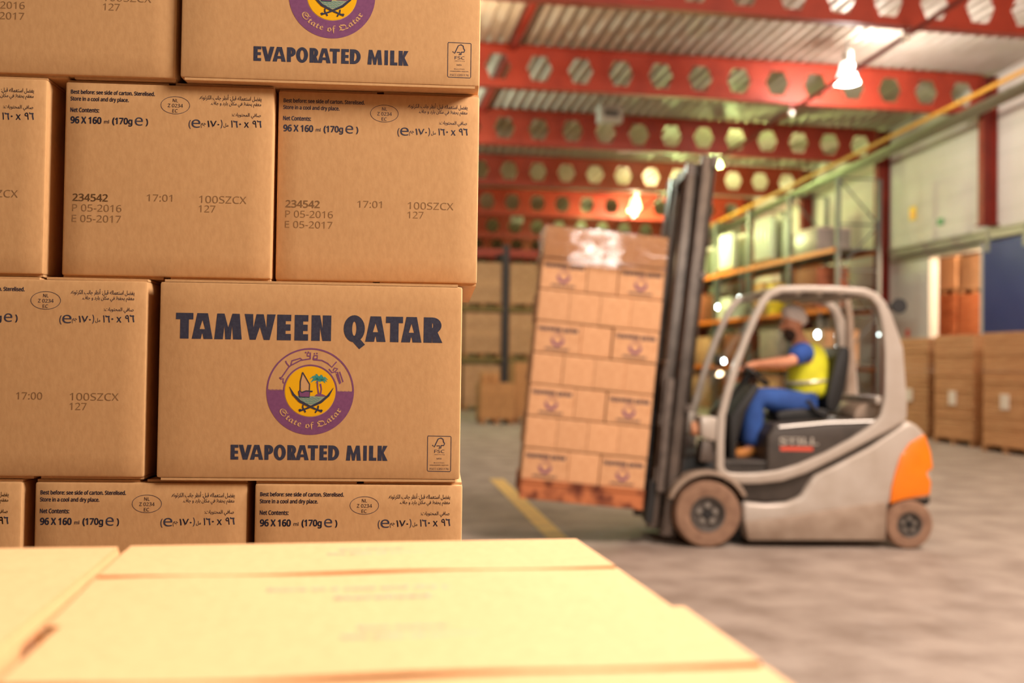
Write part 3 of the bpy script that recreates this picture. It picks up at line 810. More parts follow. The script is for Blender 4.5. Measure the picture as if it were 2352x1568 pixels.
p = pallet('pallet', 1.2, 0.86, WOOD, 'wooden pallet under the tall pile of milk cartons', PB - 0.0005); p.matrix_world = PILE @ Matrix.Translation((-0.44, 0.43, 0))

# --- the brightly lit lids close to the lens
LZ = ZB - CHT + 0.001
LIDS = []
def lid_print():
    def P(body, x0, x1, y, cap): return fit(body, x0, x1, y, cap, 0.01)
    return [P('Best before:', -0.020, 0.034, 0.096, 0.007), P('see side of carton.', -0.030, 0.053, 0.076, 0.008),
            P('Store in a cool and dry place.', -0.072, 0.080, -0.058, 0.009), P('Sterelised.', -0.026, 0.042, -0.088, 0.010)]
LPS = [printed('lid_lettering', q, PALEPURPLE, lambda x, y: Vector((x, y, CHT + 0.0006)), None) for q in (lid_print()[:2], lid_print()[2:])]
def lid_carton(cx, cy, rz, label):
    c = carton(Matrix.Translation((cx, cy, LZ)) @ Matrix.Rotation(rz, 4, 'Z'), label, 'cartons with lit lids in front of the tall pile')
    for s_ in LPS:
        q = s_.copy(); COL.objects.link(q); q.parent = c
    return c
lid_carton(0.0255, 0.797, 0.012, 'overlit carton lid next to the tall pile, its far edge against the pile')
lid_carton(0.034, 0.5325, -0.008, 'overlit carton lid nearest to the viewer, widest across the bottom')
lid_carton(-0.3185, 0.735, math.pi / 2 - 0.01, 'orange-toned carton lid beyond the slanting gap, at the lower corner')
for q in LPS: bpy.data.objects.remove(q)
for r in range(1, 4):
    for cx, cy, rz in ((0.025, 0.80, 0), (0.03, 0.52, 0), (-0.3185, 0.735, math.pi / 2)):
        carton(Matrix.Translation((cx, cy, LZ - r * PITCH)) @ Matrix.Rotation(rz, 4, 'Z'), 'brown milk carton under the lit lids', 'hidden cartons under the lit lids', plain)
p = pallet('pallet', 0.78, 0.66, WOOD, 'wooden pallet under the cartons with lit lids', LZ - 3 * PITCH - 0.0005); p.location = (-0.07, 0.66, 0)
# ------------------------------------------------------------------ the forklift truck
FKM = Matrix.Translation(at_z(1622, 1258, 0)) @ Matrix.Rotation(math.radians(-7.65), 4, 'Z')
FKI = FKM.inverted()
def fl(zx, zy, yl):
    """truck coordinates (along, up) of a point seen in the photograph, at the depth yl across the truck."""
    d = ray(1460 + zx / 2.305, 620 + zy / 2.305)
    o = FKI @ CPOS; q = FKI.to_3x3() @ d
    p = o + q * ((yl - o.y) / q.y)
    return (p.x, p.z)
def flp(pts, yl): return [fl(x, y, yl) for x, y in pts]
def fp3(zx, zy, yl):
    x, z = fl(zx, zy, yl); return Vector((x, yl, z))
FW_ = 1.10                                         # width over the wheels
truck = empty('forklift_truck'); truck.matrix_world = FKM
tag(truck, 'silver and charcoal electric forklift truck with an orange tail, carrying a tall load', 'forklift')

def smoothpoly(pts, n=3):
    """round the corners of a closed outline."""
    for _ in range(n):
        out = []
        for i in range(len(pts)):
            a, b = pts[i], pts[(i + 1) % len(pts)]
            out += [(a[0] * .75 + b[0] * .25, a[1] * .75 + b[1] * .25), (a[0] * .25 + b[0] * .75, a[1] * .25 + b[1] * .75)]
        pts = out
    return pts
Y0 = 0.04
chs = flp([(565, 1225), (690, 1238), (800, 1230), (872, 1200), (915, 1130), (950, 1082), (1080, 1020), (1240, 935), (1380, 838), (1440, 796), (1492, 822), (1536, 866), (1560, 960), (1570, 1050), (1566, 1150), (1556, 1215), (1420, 1222), (1340, 1240), (1318, 1425), (590, 1425), (570, 1330)], Y0)
MB().prism(chs, Y0, FW_ - Y0).build('chassis', SILVER, truck, 0.035, seg=3)
sk = flp([(574, 1332), (800, 1305), (1060, 1262), (1326, 1224), (1318, 1428), (592, 1428)], Y0)
MB().prism(sk, Y0 - 0.025, FW_ - Y0 + 0.025).build('side_skirt', DUSTY, truck, 0.012)
org = flp([(1528, 868), (1450, 915), (1400, 985), (1372, 1070), (1352, 1150), (1342, 1238), (1420, 1212), (1500, 1200), (1556, 1190), (1562, 1120), (1538, 1072), (1572, 1048), (1560, 960)], Y0)
MB().prism(org, Y0 - 0.02, FW_ - Y0 + 0.02).build('counterweight_cover', ORANGE, truck, 0.015)
bp = flp([(1470, 1200), (1560, 1185), (1566, 1235), (1540, 1250)], Y0)
MB().prism(bp, Y0 + 0.02, FW_ - Y0 - 0.02).build('rear_bumper', BLACK, truck, 0.01)
low = flp([(468, 1005), (690, 1010), (700, 880), (735, 815), (1200, 790), (1290, 800), (1300, 870), (1130, 985), (945, 1078), (905, 1130), (872, 1190), (800, 1218), (690, 1226), (575, 1218), (545, 1150), (490, 1105)], Y0 + 0.03)
MB().prism(low, Y0 + 0.03, FW_ - Y0 - 0.03).build('side_panel', CHARCOAL, truck, 0.012)
hood = flp([(692, 1072), (698, 880), (735, 826), (1180, 806), (1270, 812), (1215, 900), (1080, 985), (900, 1050)], Y0 + 0.01)
hd = MB().prism(hood, Y0 + 0.005, FW_ - Y0 - 0.005).build('battery_hood', CHARCOAL, truck, 0.02, seg=3)
trim = MB()  # bright strip modelled in place of the highlight along the hood top
x0, z0 = fl(760, 832, 0.04); x1, z1 = fl(1270, 800, 0.04)
trim.tube([(x0, 0.045, z0), ((x0 + x1) / 2, 0.045, (z0 + z1) / 2 + 0.012), (x1, 0.045, z1)], 0.010, 8)
trim.build('hood_highlight', STEEL, truck)
def on_hood(x, z): return Vector((x, 0.0435, z))
def hfit(body, xl, xr, yb, cap, bold):
    a, z = fl(xl, yb, 0.0435); b, _ = fl(xr, yb, 0.0435)
    return fit(body, a, b, z, cap, bold)
printed('maker_lettering', [hfit('STILL', 762, 966, 922, 0.052, 0.03)], PAPER, on_hood, truck)
_a, _z = fl(766, 955, 0.0435); _b, _ = fl(938, 955, 0.0435)
printed('red_stripe', [([(_a, _z), (_b, _z), (_b, _z + 0.03), (_a, _z + 0.03)], [(0, 1, 2, 3)])], REDP, on_hood, truck)

# wheels
def wheel(name, zx, zy, r, wd, yl, far=False):
    x, z = fl(zx, zy, 0.0)
    t = empty(name, (x, yl, r)); t.parent = truck
    M = Matrix.Rotation(math.pi / 2, 4, 'X')
    h = wd / 2
    MB().lathe([(r * 0.50, -h * 0.85), (r * 0.72, -h), (r * 0.93, -h * 0.92), (r, -h * 0.6), (r, h * 0.6), (r * 0.93, h * 0.92), (r * 0.72, h), (r * 0.50, h * 0.85)], 40, M, False).build('tyre', TYRE, t)
    rb = MB().lathe([(0.0, -h * 0.55), (r * 0.40, -h * 0.55), (r * 0.45, -h * 0.9), (r * 0.52, -h * 0.95), (r * 0.52, h * 0.95), (r * 0.45, h * 0.9), (r * 0.4, h * 0.55), (0, h * 0.55)], 32, M)
    rim = rb.build('rim', RIMM, t)
    for s in (-1, 1):
        for k in range(5):
            a = k * 2 * math.pi / 5 + 0.3
            c = Vector((r * 0.25 * math.cos(a), s * (h * 0.55 + 0.006), r * 0.25 * math.sin(a)))
            MB().lathe([(0.0, -0.008), (r * 0.085, -0.008), (r * 0.085, 0.012), (0, 0.012)], 10, Matrix.Translation(c) @ M).build('wheel_bolt', STEEL, rim)
    MB().lathe([(0, -h * 0.75), (r * 0.14, -h * 0.75), (r * 0.14, h * 0.75), (0, h * 0.75)], 16, M).build('hub', BLACK, rim)
    return t
wheel('front_wheel', 381, 1320, 0.262, 0.20, 0.08); wheel('front_wheel', 381, 1320, 0.262, 0.20, FW_ - 0.08)
wheel('rear_wheel', 1456, 1362, 0.190, 0.16, 0.09); wheel('rear_wheel', 1456, 1362, 0.190, 0.16, FW_ - 0.09)
fx, _ = fl(381, 1320, 0.0); rx, _ = fl(1456, 1362, 0)
MB().tube([(fx, 0.1, 0.262), (fx, FW_ - 0.1, 0.262)], 0.06, 12).build('axle', BLACK, truck)
MB().tube([(rx, 0.1, 0.19), (rx, FW_ - 0.1, 0.19)], 0.05, 12).build('axle', BLACK, truck)
# front mudguards
for y0, y1 in ((-0.03, 0.20), (FW_ - 0.20, FW_ + 0.03)):
    b = MB(); out, inn = [], []
    for k in range(13):
        a = math.radians(158 - k * 11)
        out.append((fx + 0.335 * math.cos(a), 0.262 + 0.335 * math.sin(a))); inn.append((fx + 0.30 * math.cos(a), 0.262 + 0.30 * math.sin(a)))
    b.prism(out + inn[::-1], y0, y1); b.build('mudguard', DUSTY, truck, 0.008)
# dark nose between the wheels, under the driver's feet
nose = flp([(230, 1000), (420, 960), (470, 1000), (560, 1150), (575, 1425), (330, 1425), (240, 1300), (215, 1120)], 0.25)
MB().prism(nose, 0.22, FW_ - 0.22).build('nose_block', BLACK, truck, 0.01)
# headlamps
for yy in (0.02, FW_ - 0.24):
    hl = flp([(330, 768), (430, 778), (438, 890), (400, 905), (335, 880)], 0.1)
    h = MB().prism(hl, yy, yy + 0.22).build('headlamp_housing', SILVER, truck, 0.02)
    x, z = fl(318, 840, 0.1)
    MB().lathe([(0.0, -0.03), (0.05, -0.03), (0.06, 0.02), (0, 0.025)], 16, Matrix.Translation((x, yy + 0.11, z)) @ Matrix.Rotation(math.pi / 2, 4, 'Y')).build('indicator_lens', mat('amber_lens', (226, 160, 120), 0.4), h)
    cw = flp([(345, 895), (395, 905), (410, 1010), (330, 1010)], 0.1)
    MB().prism(cw, yy + 0.02, yy + 0.2).build('lamp_bracket', GREASY, h, 0.008)

# overhead guard: two side loops, roof and cross bars
OUT = [(425, 1045), (428, 900), (436, 770), (475, 620), (522, 480), (572, 350), (628, 225), (660, 158), (700, 108), (760, 82), (900, 80), (1060, 84), (1215, 94), (1280, 120), (1326, 168), (1356, 235), (1385, 310), (1418, 410), (1430, 560), (1440, 700), (1438, 790), (1360, 840), (1240, 905), (1080, 990), (900, 1078), (780, 1118), (660, 1132), (560, 1134), (490, 1122), (448, 1092)]
INN = [(470, 1040), (472, 900), (480, 770), (520, 620), (563, 480), (610, 355), (660, 240), (690, 185), (722, 145), (775, 122), (900, 118), (1060, 122), (1195, 132), (1248, 152), (1280, 190), (1298, 250), (1310, 320), (1318, 415), (1320, 560), (1318, 680), (1296, 775), (1232, 835), (1140, 895), (1010, 965), (860, 1030), (760, 1060), (650, 1074), (560, 1076), (510, 1074), (480, 1064)]
for nm, y0, y1, ref in (('guard_frame', 0.0, 0.06, 0.0), ('guard_frame', FW_ - 0.06, FW_, 0.0)):
    MB().ring(flp(OUT, 0.0), flp(INN, 0.0), y0, y1).build(nm, SILVER, truck, 0.018, seg=3)
tx0, tz0 = fl(735, 100, 0); tx1, tz1 = fl(1240, 108, 0)
MB().box((tx0 + 0.1, 0.05, tz1 - 0.03), (tx1 - 0.02, FW_ - 0.05, tz1 + 0.012)).build('roof_panel', CHARCOAL, truck, 0.01)
for k in range(5):
    xx = tx0 + (tx1 - tx0) * (0.05 + k * 0.225)
    MB().box((xx - 0.02, 0.05, tz1 - 0.045), (xx + 0.02, FW_ - 0.05, tz1 + 0.02)).build('roof_bar', SILVER, truck, 0.006)
bx, bz = fl(1345, 690, 0)
MB().box((bx - 0.09, 0.05, bz - 0.03), (bx - 0.03, FW_ - 0.05, bz + 0.03)).build('cross_bar', SILVER, truck, 0.01)
# rear lamp on the guard
lx, lz = fl(1375, 190, 0.1)
b = MB().lathe([(0, -0.03), (0.05, -0.03), (0.062, 0.02), (0.06, 0.03), (0, 0.03)], 18, Matrix.Translation((lx + 0.03, 0.12, lz)) @ Matrix.Rotation(math.pi / 2, 4, 'X'))
b.tube([(lx - 0.05, 0.12, lz), (lx + 0.03, 0.12, lz)], 0.015, 8)
b.build('rear_work_lamp', BLACK, truck)
# windscreen
ws = flp([(655, 190), (545, 370), (440, 590), (372, 765)], 0.55)
bm_ = MB(); A = [[bm_.bm.verts.new((x, y, z)) for x, z in ws] for y in (0.07, FW_ - 0.07)]
for i in range(3): bm_.bm.faces.new((A[0][i], A[0][i + 1], A[1][i + 1], A[1][i]))
wsn = bm_.build('windscreen', GLASS, truck)
wx, wz = fl(455, 482, 0.06)
wl_ = MB().lathe([(0, -0.02), (0.04, -0.02), (0.05, 0.03), (0, 0.03)], 14, Matrix.Translation((wx - 0.01, 0.05, wz)) @ Matrix.Rotation(-math.pi / 2, 4, 'Y'))
wo = wl_.build('front_work_lamp', BLACK, truck)
MB().ball((wx, 0.03, wz), 0.026, 10).build('lit_lens', glow('work_lamp_glow', (244, 255, 250), 14), wo)
# dashboard, floor and wheel
ds = flp([(440, 760), (530, 640), (575, 592), (592, 620), (520, 740), (472, 900), (468, 1000), (440, 1000)], 0.55)
MB().prism(ds, 0.16, FW_ - 0.16).build('dashboard', BLACK, truck, 0.015)
fo = flp([(450, 1000), (700, 1000), (700, 1040), (450, 1040)], 0.3)
MB().prism(fo, 0.07, FW_ - 0.07).build('foot_plate', CHARCOAL, truck, 0.006)
sc = fp3(605, 545, 0.52)
axd = Vector((-0.55, 0, -0.84)).normalized()
q = axd.to_track_quat('Z', 'Y').to_matrix().to_4x4()
b = MB(); MM = Matrix.Translation(sc) @ q
pts = [MM @ Vector((0.17 * math.cos(k * math.pi / 12), 0.17 * math.sin(k * math.pi / 12), 0)) for k in range(25)]
b.tube(pts, 0.014, 8, False)
for k in range(3): b.tube([MM @ Vector((0, 0, 0.02)), MM @ Vector((0.17 * math.cos(k * 2.1), 0.17 * math.sin(k * 2.1), 0))], 0.013, 6)
stw = b.build('steering_wheel', BLACK, truck)
MB().tube([sc, sc + axd * 0.30], 0.035, 10).build('steering_column', BLACK, truck)
# seat
seat = MB().prism(smoothpoly(flp([(715, 735), (960, 720), (985, 760), (940, 805), (740, 808), (700, 770)], 0.55), 2), 0.32, 0.80).build('seat', BLACK, truck, 0.02)
MB().prism(smoothpoly(flp([(955, 720), (990, 560), (1020, 430), (1060, 400), (1090, 425), (1072, 560), (1040, 700), (1000, 760)], 0.55), 2), 0.32, 0.80).build('backrest', BLACK, seat, 0.02)
MB().tube([fp3(905, 690, 0.30), fp3(960, 750, 0.29), fp3(1000, 770, 0.3)], 0.018, 8).build('seat_belt', BLACK, seat)
MB().prism(smoothpoly(flp([(735, 800), (1000, 795), (1000, 830), (735, 830)], 0.55), 1), 0.36, 0.76).build('seat_base', CHARCOAL, seat, 0.01)
# rear housing behind the seat
MB().prism(smoothpoly(flp([(1050, 800), (1085, 700), (1180, 690), (1230, 740), (1280, 800)], 0.6), 2), 0.2, FW_ - 0.2).build('rear_cover', DUSTY, truck, 0.02)
cp = [fp3(1130, 780, 0.85), fp3(1135, 500, 0.85), fp3(1130, 250, 0.85), fp3(1110, 130, 0.85)]
MB().tube(cp, [0.055, 0.04, 0.035, 0.035], 10).build('cab_post', DUSTY, truck)

# mast, leaning back
TILT = math.radians(4.9)
PIV = Vector((-0.28, 0, 0.10))
MT = Matrix.Translation(PIV) @ Matrix.Rotation(TILT, 4, 'Y') @ Matrix.Translation(-PIV)
PV2 = Vector((-0.17, 0, 1.75))
MTM = Matrix.Translation(PV2 + Vector((0.005, 0, 0))) @ Matrix.Rotation(math.radians(5.8), 4, 'Y') @ Matrix.Translation(-Vector((-0.28, 0, 1.75)))
MH = 3.08
def mast_obj(b, name, m, parent=truck, bevel=0.004):
    b.bm.transform(MTM if parent == truck else MT @ Matrix.Translation((0.045, 0, 0))); return b.build(name, m, parent, bevel, seg=1)
def channel(b, x0, x1, y0, y1, z0, z1, t=0.016):
    b.box((x0, y0, z0), (x0 + t, y1, z1)).box((x1 - t, y0, z0), (x1, y1, z1)).box((x0 + t, (y0 + y1) / 2 - t / 2, z0), (x1 - t, (y0 + y1) / 2 + t / 2, z1)); return b
for s in (0.14, FW_ - 0.14):
    b = channel(MB(), -0.285, -0.170, s - 0.04, s + 0.04, 0.06, MH)
    om = mast_obj(b, 'mast_rail', MASTM, truck, 0.010)
    b = channel(MB(), -0.385, -0.275, s + (0.03 if s < 0.5 else -0.11), s + (0.11 if s < 0.5 else -0.03), 0.10, MH - 0.06)
    im = mast_obj(b, 'inner_mast_rail', MASTM, truck, 0.010)
    cyl = MB().tube([(-0.175, s + (0.10 if s < 0.5 else -0.10), 0.15), (-0.175, s + (0.10 if s < 0.5 else -0.10), MH - 0.25)], 0.035, 12)
    mast_obj(cyl, 'lift_cylinder', MASTM, truck, 0)
    ch = MB().box((-0.43, s + (0.2 if s < 0.5 else -0.23), 0.9), (-0.415, s + (0.23 if s < 0.5 else -0.2), MH - 0.12))
    mast_obj(ch, 'lift_chain', GREASY, truck, 0)
    ho = MB().tube([(-0.40, s + (0.13 if s < 0.5 else -0.13), 1.0), (-0.43, s + (0.13 if s < 0.5 else -0.13), 1.28), (-0.40, s + (0.13 if s < 0.5 else -0.13), 1.42), (-0.33, s + (0.13 if s < 0.5 else -0.13), 1.2)], 0.016, 8)
    mast_obj(ho, 'hydraulic_hose', BLACK, truck, 0)
for z, dz in ((0.18, 0.10), (1.05, 0.06), (2.1, 0.06), (MH - 0.10, 0.10)):
    mast_obj(MB().box((-0.20, 0.10, z), (-0.155, FW_ - 0.10, z + dz)), 'mast_crossbar', GREASY)
mast_obj(MB().box((-0.37, 0.2, MH - 0.16), (-0.29, FW_ - 0.2, MH - 0.07)), 'mast_crossbar', GREASY)
for y in (0.06, FW_ - 0.22): mast_obj(MB().box((-0.42, y, 0.16), (-0.36, y + 0.16, 0.50)), 'rail_foot', BLACK)
# carriage, load guard and forks
b = MB()
b.box((-0.485, 0.05, 0.48), (-0.44, FW_ - 0.05, 0.60)).box((-0.485, 0.05, 0.92), (-0.44, FW_ - 0.05, 1.02))
for y in (0.08, 0.36, 0.70, FW_ - 0.12): b.box((-0.47, y, 0.40), (-0.40, y + 0.05, 1.26))
b.bm.transform(MT @ Matrix.Translation((0.045, 0, 0))); car = b.build('carriage', GREASY, truck, 0.004, seg=1)
b = MB()
for k in range(9): b.box((-0.48, 0.06 + k * 0.12, 1.0), (-0.455, 0.085 + k * 0.12, 1.42))
b.box((-0.48, 0.05, 1.40), (-0.45, FW_ - 0.05, 1.44))
mast_obj(b, 'load_backrest', GREASY, car)
for y in (0.20, 0.60):
    b = MB().box((-0.54, y, 0.355), (-0.495, y + 0.12, 1.05)).prism([(-0.50, 0.355), (-1.50, 0.378), (-1.50, 0.390), (-0.50, 0.395)], y, y + 0.12)
    mast_obj(b, 'fork', BLACK, car)
b = MB().box((-0.46, 0.02, 0.42), (-0.40, 0.14, 1.30)); mast_obj(b, 'carriage_plate', GREASY, car)
b = MB().tube([(-0.43, 0.3, 1.1), (-0.35, 0.3, 1.2), (-0.30, 0.3, 0.9)], 0.03, 8).tube([(-0.40, 0.15, 0.95), (-0.40, 0.5, 0.95)], 0.035, 8); mast_obj(b, 'side_shift_cylinder', GREASY, car, 0)

# ------------------------------------------------------------------ the load on the forks
LS = 0.93
lcx = -0.503                                      # the load's face against the fork shanks
PALZ = 0.262                                      # under side of the pallet, in mast coordinates
LOADM = FKM @ MT
LD = 0.045                                        # near face of the load
lpal = empty('pallet'); tag(lpal, 'stained wooden pallet carried on the forks under the tall load', 'pallet')
for i in range(5):
    y = LD + 0.05 + i * 0.18
    MB().box((-1.0, y - 0.055, 0.126), (0.0, y + 0.055, 0.148)).build('deck_board', DIRTYWOOD, lpal, smooth=False)
for k in range(3):
    y = LD + 0.05 + k * 0.36
    MB().box((-1.0, y - 0.045, 0.0), (0.0, y + 0.045, 0.126)).build('bearer', DIRTYWOOD, lpal, smooth=False)
LB = LOADM @ Matrix.Translation((lcx, 0, PALZ)) @ Matrix.Diagonal((0.965, 1, 1, 1)); lpal.matrix_world = LB
LKRAFT = mat('load_carton_board', (224, 170, 124), 0.8, 0, ((212, 156, 110), 20, 0.35, 0.7), rnd=0.05)
lbody = BODY.copy(); lbody.name = 'load_carton'; lbody.materials.clear(); lbody.materials.append(LKRAFT)
lc0 = bpy.data.objects.new('load_carton', lbody); COL.objects.link(lc0)
printed('title_lettering', TITLE, NAVY, on_front(0.0015), lc0)
printed('round_emblem', EM_PURPLE, PURPLE, on_front(0.0015), lc0)
printed('product_lettering', PRODUCT, NAVY, on_front(0.0015), lc0)
LKIDS = kids_of(lc0)
RN = ['bottom', 'second', 'third', 'fourth', 'fifth', 'sixth', 'seventh', 'top']
ON = ['first', 'second', 'third', 'fourth']
used = False
for r in range(8):
    z = 0.149 + r * 0.2475
    cells = [(-0.372, True), (-0.6285, False), (-1.0005, True)] if r % 2 == 0 else [(-0.25 * (k + 1) - 0.0005, False) for k in range(4)]
    for k, (x0, lf) in enumerate(cells):
        for back in (0, 1):
            v = LD + (0 if not back else (0.285 if lf else 0.400)) + random.uniform(0, 0.022)
            M = LB @ (Matrix.Translation((x0 + 0.186, v + 0.128, z)) if lf else Matrix.Translation((x0 + 0.1255, v + 0.186, z)) @ Matrix.Rotation(-math.pi / 2, 4, 'Z')) @ Matrix.Diagonal((LS * (0.985 if lf else 1), LS * (1 if lf else 0.97), LS * 0.99, 1))
            if not used: c = lc0; used = True
            else: c = dup(lc0, LKIDS if (lf and not back) else [])
            c.matrix_world = M
            if back: tag(c, 'milk carton on the far side of the raised load', 'carton', 'hidden cartons of the raised load')
            else:
                side = 'emblem-side' if lf else 'plain-side'
                tag(c, f'{side} carton in the {RN[r]} layer of the raised load, {ON[k]} from the mast', 'carton', 'cartons raised on the forklift')
# clear wrap round the top layer
zt = 0.149 + 7 * 0.2475 - 0.01
b = MB(); loop = [(-1.006, LD - 0.012), (0.004, LD - 0.012), (0.004, LD + 0.78), (-1.006, LD + 0.78)]
pts = []
for i in range(4):
    a, c = loop[i], loop[(i + 1) % 4]
    for k in range(8): pts.append((a[0] + (c[0] - a[0]) * k / 8 + random.uniform(-.003, .003), a[1] + (c[1] - a[1]) * k / 8 + random.uniform(-.004, .004)))
zz = [zt - 0.03, zt + 0.05, zt + 0.15, zt + 0.262]
g = [[b.bm.verts.new((x + random.uniform(-.002, .002), y + random.uniform(-.003, .003), z)) for x, y in pts] for z in zz]
for i in range(3):
    for k in range(len(pts)): b.bm.faces.new((g[i][k], g[i][(k + 1) % len(pts)], g[i + 1][(k + 1) % len(pts)], g[i + 1][k]))
b.bm.faces.new(g[3])
fm = b.build('stretch_wrap', FILM); fm.matrix_world = LB
tag(fm, 'clear shiny stretch wrap round the top layer of the raised load', 'plastic wrap')

# ------------------------------------------------------------------ the driver
def skin(name, nodes, edges, m, parent=None, sub=2):
    bm = bmesh.new(); lay = bm.verts.layers.skin.verify()
    vs = []
    for i, (p, r) in enumerate(nodes):
        v = bm.verts.new(p); v[lay].radius = (r, r) if not isinstance(r, tuple) else r
        v[lay].use_root = (i == 0); vs.append(v)
    for a, c in edges: bm.edges.new((vs[a], vs[c]))
    me = bpy.data.meshes.new(name); bm.to_mesh(me); bm.free()
    o = bpy.data.objects.new(name, me); COL.objects.link(o)
    k = o.modifiers.new('skin', 'SKIN'); k.use_smooth_shade = True
    k2 = o.modifiers.new('smooth', 'SUBSURF'); k2.levels = sub; k2.render_levels = sub
    bpy.context.view_layer.update()
    nm = bpy.data.meshes.new_from_object(o.evaluated_get(bpy.context.evaluated_depsgraph_get()))
    nm.name = name; o.modifiers.clear(); o.data = nm
    nm.materials.clear(); nm.materials.append(m)
    for p in nm.polygons: p.use_smooth = True
    o.parent = parent
    return o
J = fp3
MIDY = 0.54
pelvis = J(905, 690, MIDY); waist = J(915, 620, MIDY); chest = J(905, 500, MIDY); neckb = J(880, 400, MIDY); neck = J(856, 352, MIDY)
jaw = J(828, 328, MIDY); head = J(826, 280, MIDY); crown = J(824, 238, MIDY)
shn, shf = J(890, 420, 0.36), J(888, 415, 0.73)
eln, elf = J(822, 486, 0.27), J(812, 478, 0.80)
wrn, wrf = J(640, 500, 0.37), J(650, 492, 0.68)
kn, kf = J(632, 672, 0.42), J(612, 672, 0.68)
hpn, hpf = J(890, 700, 0.45), J(890, 700, 0.64)
ann, anf = J(606, 940, 0.42), J(560, 925, 0.68)
ton, tof = J(520, 978, 0.40), J(486, 962, 0.70)
nodes = [(pelvis, 0.105), (waist, 0.10), (chest, 0.105), (neckb, 0.07), (neck, 0.062), (jaw, 0.068), (head, 0.092), (crown, 0.080)]
edges = [(0, 1), (1, 2), (2, 3), (3, 4), (4, 5), (5, 6), (6, 7)]
def limb(start, pts):
    prev = start
    for p, r in pts:
        nodes.append((p, r)); edges.append((prev, len(nodes) - 1)); prev = len(nodes) - 1
    return prev
nose = J(748, 296, MIDY)
limb(6, [(J(800, 292, MIDY), 0.074), (J(772, 298, MIDY), 0.026), (J(758, 306, MIDY), 0.013)])                         # nose
limb(5, [(J(800, 334, MIDY), 0.052), (J(784, 342, MIDY), 0.034)])                                                     # chin
limb(6, [(head + Vector((0.02, -0.088, -0.01)), 0.02)]); limb(6, [(head + Vector((0.02, 0.088, -0.01)), 0.02)])   # ears
for sh, el, wr, s in ((shn, eln, wrn, -1), (shf, elf, wrf, 1)):
    k = limb(2, [(sh, 0.068), (sh.lerp(el, 0.5), 0.058), (el, 0.047), (el.lerp(wr, 0.3), 0.047), (el.lerp(wr, 0.75), 0.036), (wr, 0.029)])
    hd_ = wr + (wr - el).normalized() * 0.075 + Vector((0, 0, -0.005))
    palm = limb(k, [(wr.lerp(hd_, 0.5), 0.034), (hd_, 0.034)])
    d = (wr - el).normalized(); side = Vector((0, 1, 0)) * -s
    for f, (off, L) in enumerate(((-0.030, 0.062), (-0.010, 0.072), (0.010, 0.068), (0.030, 0.052))):
        b0 = hd_ + Vector((0, off, 0)) + d * 0.018
        limb(palm, [(b0, 0.0095), (b0 + d * L * 0.5 + Vector((0, 0, -0.012)), 0.009), (b0 + d * L * 0.7 + Vector((0, 0, -0.042)), 0.008)])
    limb(palm, [(wr + d * 0.04 + side * 0.035, 0.011), (wr + d * 0.075 + side * 0.052 + Vector((0, 0, -0.02)), 0.0095), (wr + d * 0.095 + side * 0.05 + Vector((0, 0, -0.04)), 0.0085)])
for hp, k_, an, to in ((hpn, kn, ann, ton), (hpf, kf, anf, tof)):
    limb(0, [(hp, 0.085), (hp.lerp(k_, 0.5), 0.076), (k_, 0.06), (k_.lerp(an, 0.35), 0.055), (an, 0.038), (an.lerp(to, 0.5) + Vector((0, 0, -0.02)), 0.036), (to, 0.03)])
person = skin('person', nodes, edges, SKIN, None, 2)
person.matrix_world = FKM
tag(person, 'driver seated in the forklift in blue clothes, yellow vest and hairnet, hands on wheel', 'person')
skin('shirt', [(waist, 0.125), (chest, 0.13), (neckb, 0.085)], [(0, 1), (1, 2)], SHIRT, person)
for sh, el in ((shn, eln), (shf, elf)):
    skin('sleeve', [(chest.lerp(sh, 0.45), 0.100), (sh, 0.092), (sh.lerp(el, 0.5), 0.082), (sh.lerp(el, 0.88), 0.074)], [(0, 1), (1, 2), (2, 3)], SHIRT, person)
vst = skin('vest', [(J(915, 690, MIDY), 0.192), (J(915, 610, MIDY), 0.186), (J(914, 500, MIDY), 0.182), (J(904, 440, MIDY), 0.165), (J(885, 385, MIDY), 0.085)], [(0, 1), (1, 2), (2, 3), (3, 4)], VEST, person)
b = MB(); c0 = J(905, 590, MIDY); up = (chest - waist).normalized(); fwd = Vector((up.z, 0, -up.x))
b.tube([c0 + fwd * 0.170 * math.cos(a) + Vector((0, 0.170 * math.sin(a), 0)) for a in [k * math.pi / 16 for k in range(33)]], 0.018, 6, False)
b.build('reflective_band', TAPE, vst)
tn = [(J(905, 705, MIDY), 0.115)]; te = []
for hp, k_, an in ((hpn, kn, ann), (hpf, kf, anf)):
    base = 0
    for p, r in ((hp + Vector((0, 0, -0.02)), 0.104), (hp.lerp(k_, 0.5), 0.106), (k_, 0.096), (k_.lerp(an, 0.4), 0.096), (an, 0.084)):
        tn.append((p, r)); te.append((base, len(tn) - 1)); base = len(tn) - 1
skin('trousers', tn, te, TROUS, person)
for an, to in ((ann, ton), (anf, tof)):
    bt = skin('boot', [(an + Vector((0, 0, 0.02)), 0.05), (an + Vector((0.01, 0, -0.035)), 0.052), (an.lerp(to, 0.55) + Vector((0, 0, -0.012)), 0.05), (to, 0.042)], [(0, 1), (1, 2), (2, 3)], BOOT, person)
skin('hairnet', [(J(778, 246, MIDY), 0.062), (J(806, 232, MIDY), 0.098), (J(848, 244, MIDY), 0.110), (J(872, 278, MIDY), 0.082), (J(880, 300, MIDY), 0.05)], [(0, 1), (1, 2), (2, 3), (3, 4)], NETM, person)
skin('beard', [(J(842, 318, MIDY), 0.076), (J(815, 342, MIDY), 0.078), (J(784, 352, MIDY), 0.060)], [(0, 1), (1, 2)], BEARD, person)
for s in (-1, 1): MB().ball(J(775, 282, MIDY + s * 0.040), (0.010, 0.014, 0.010), 8).build('eye', BLACK, person)
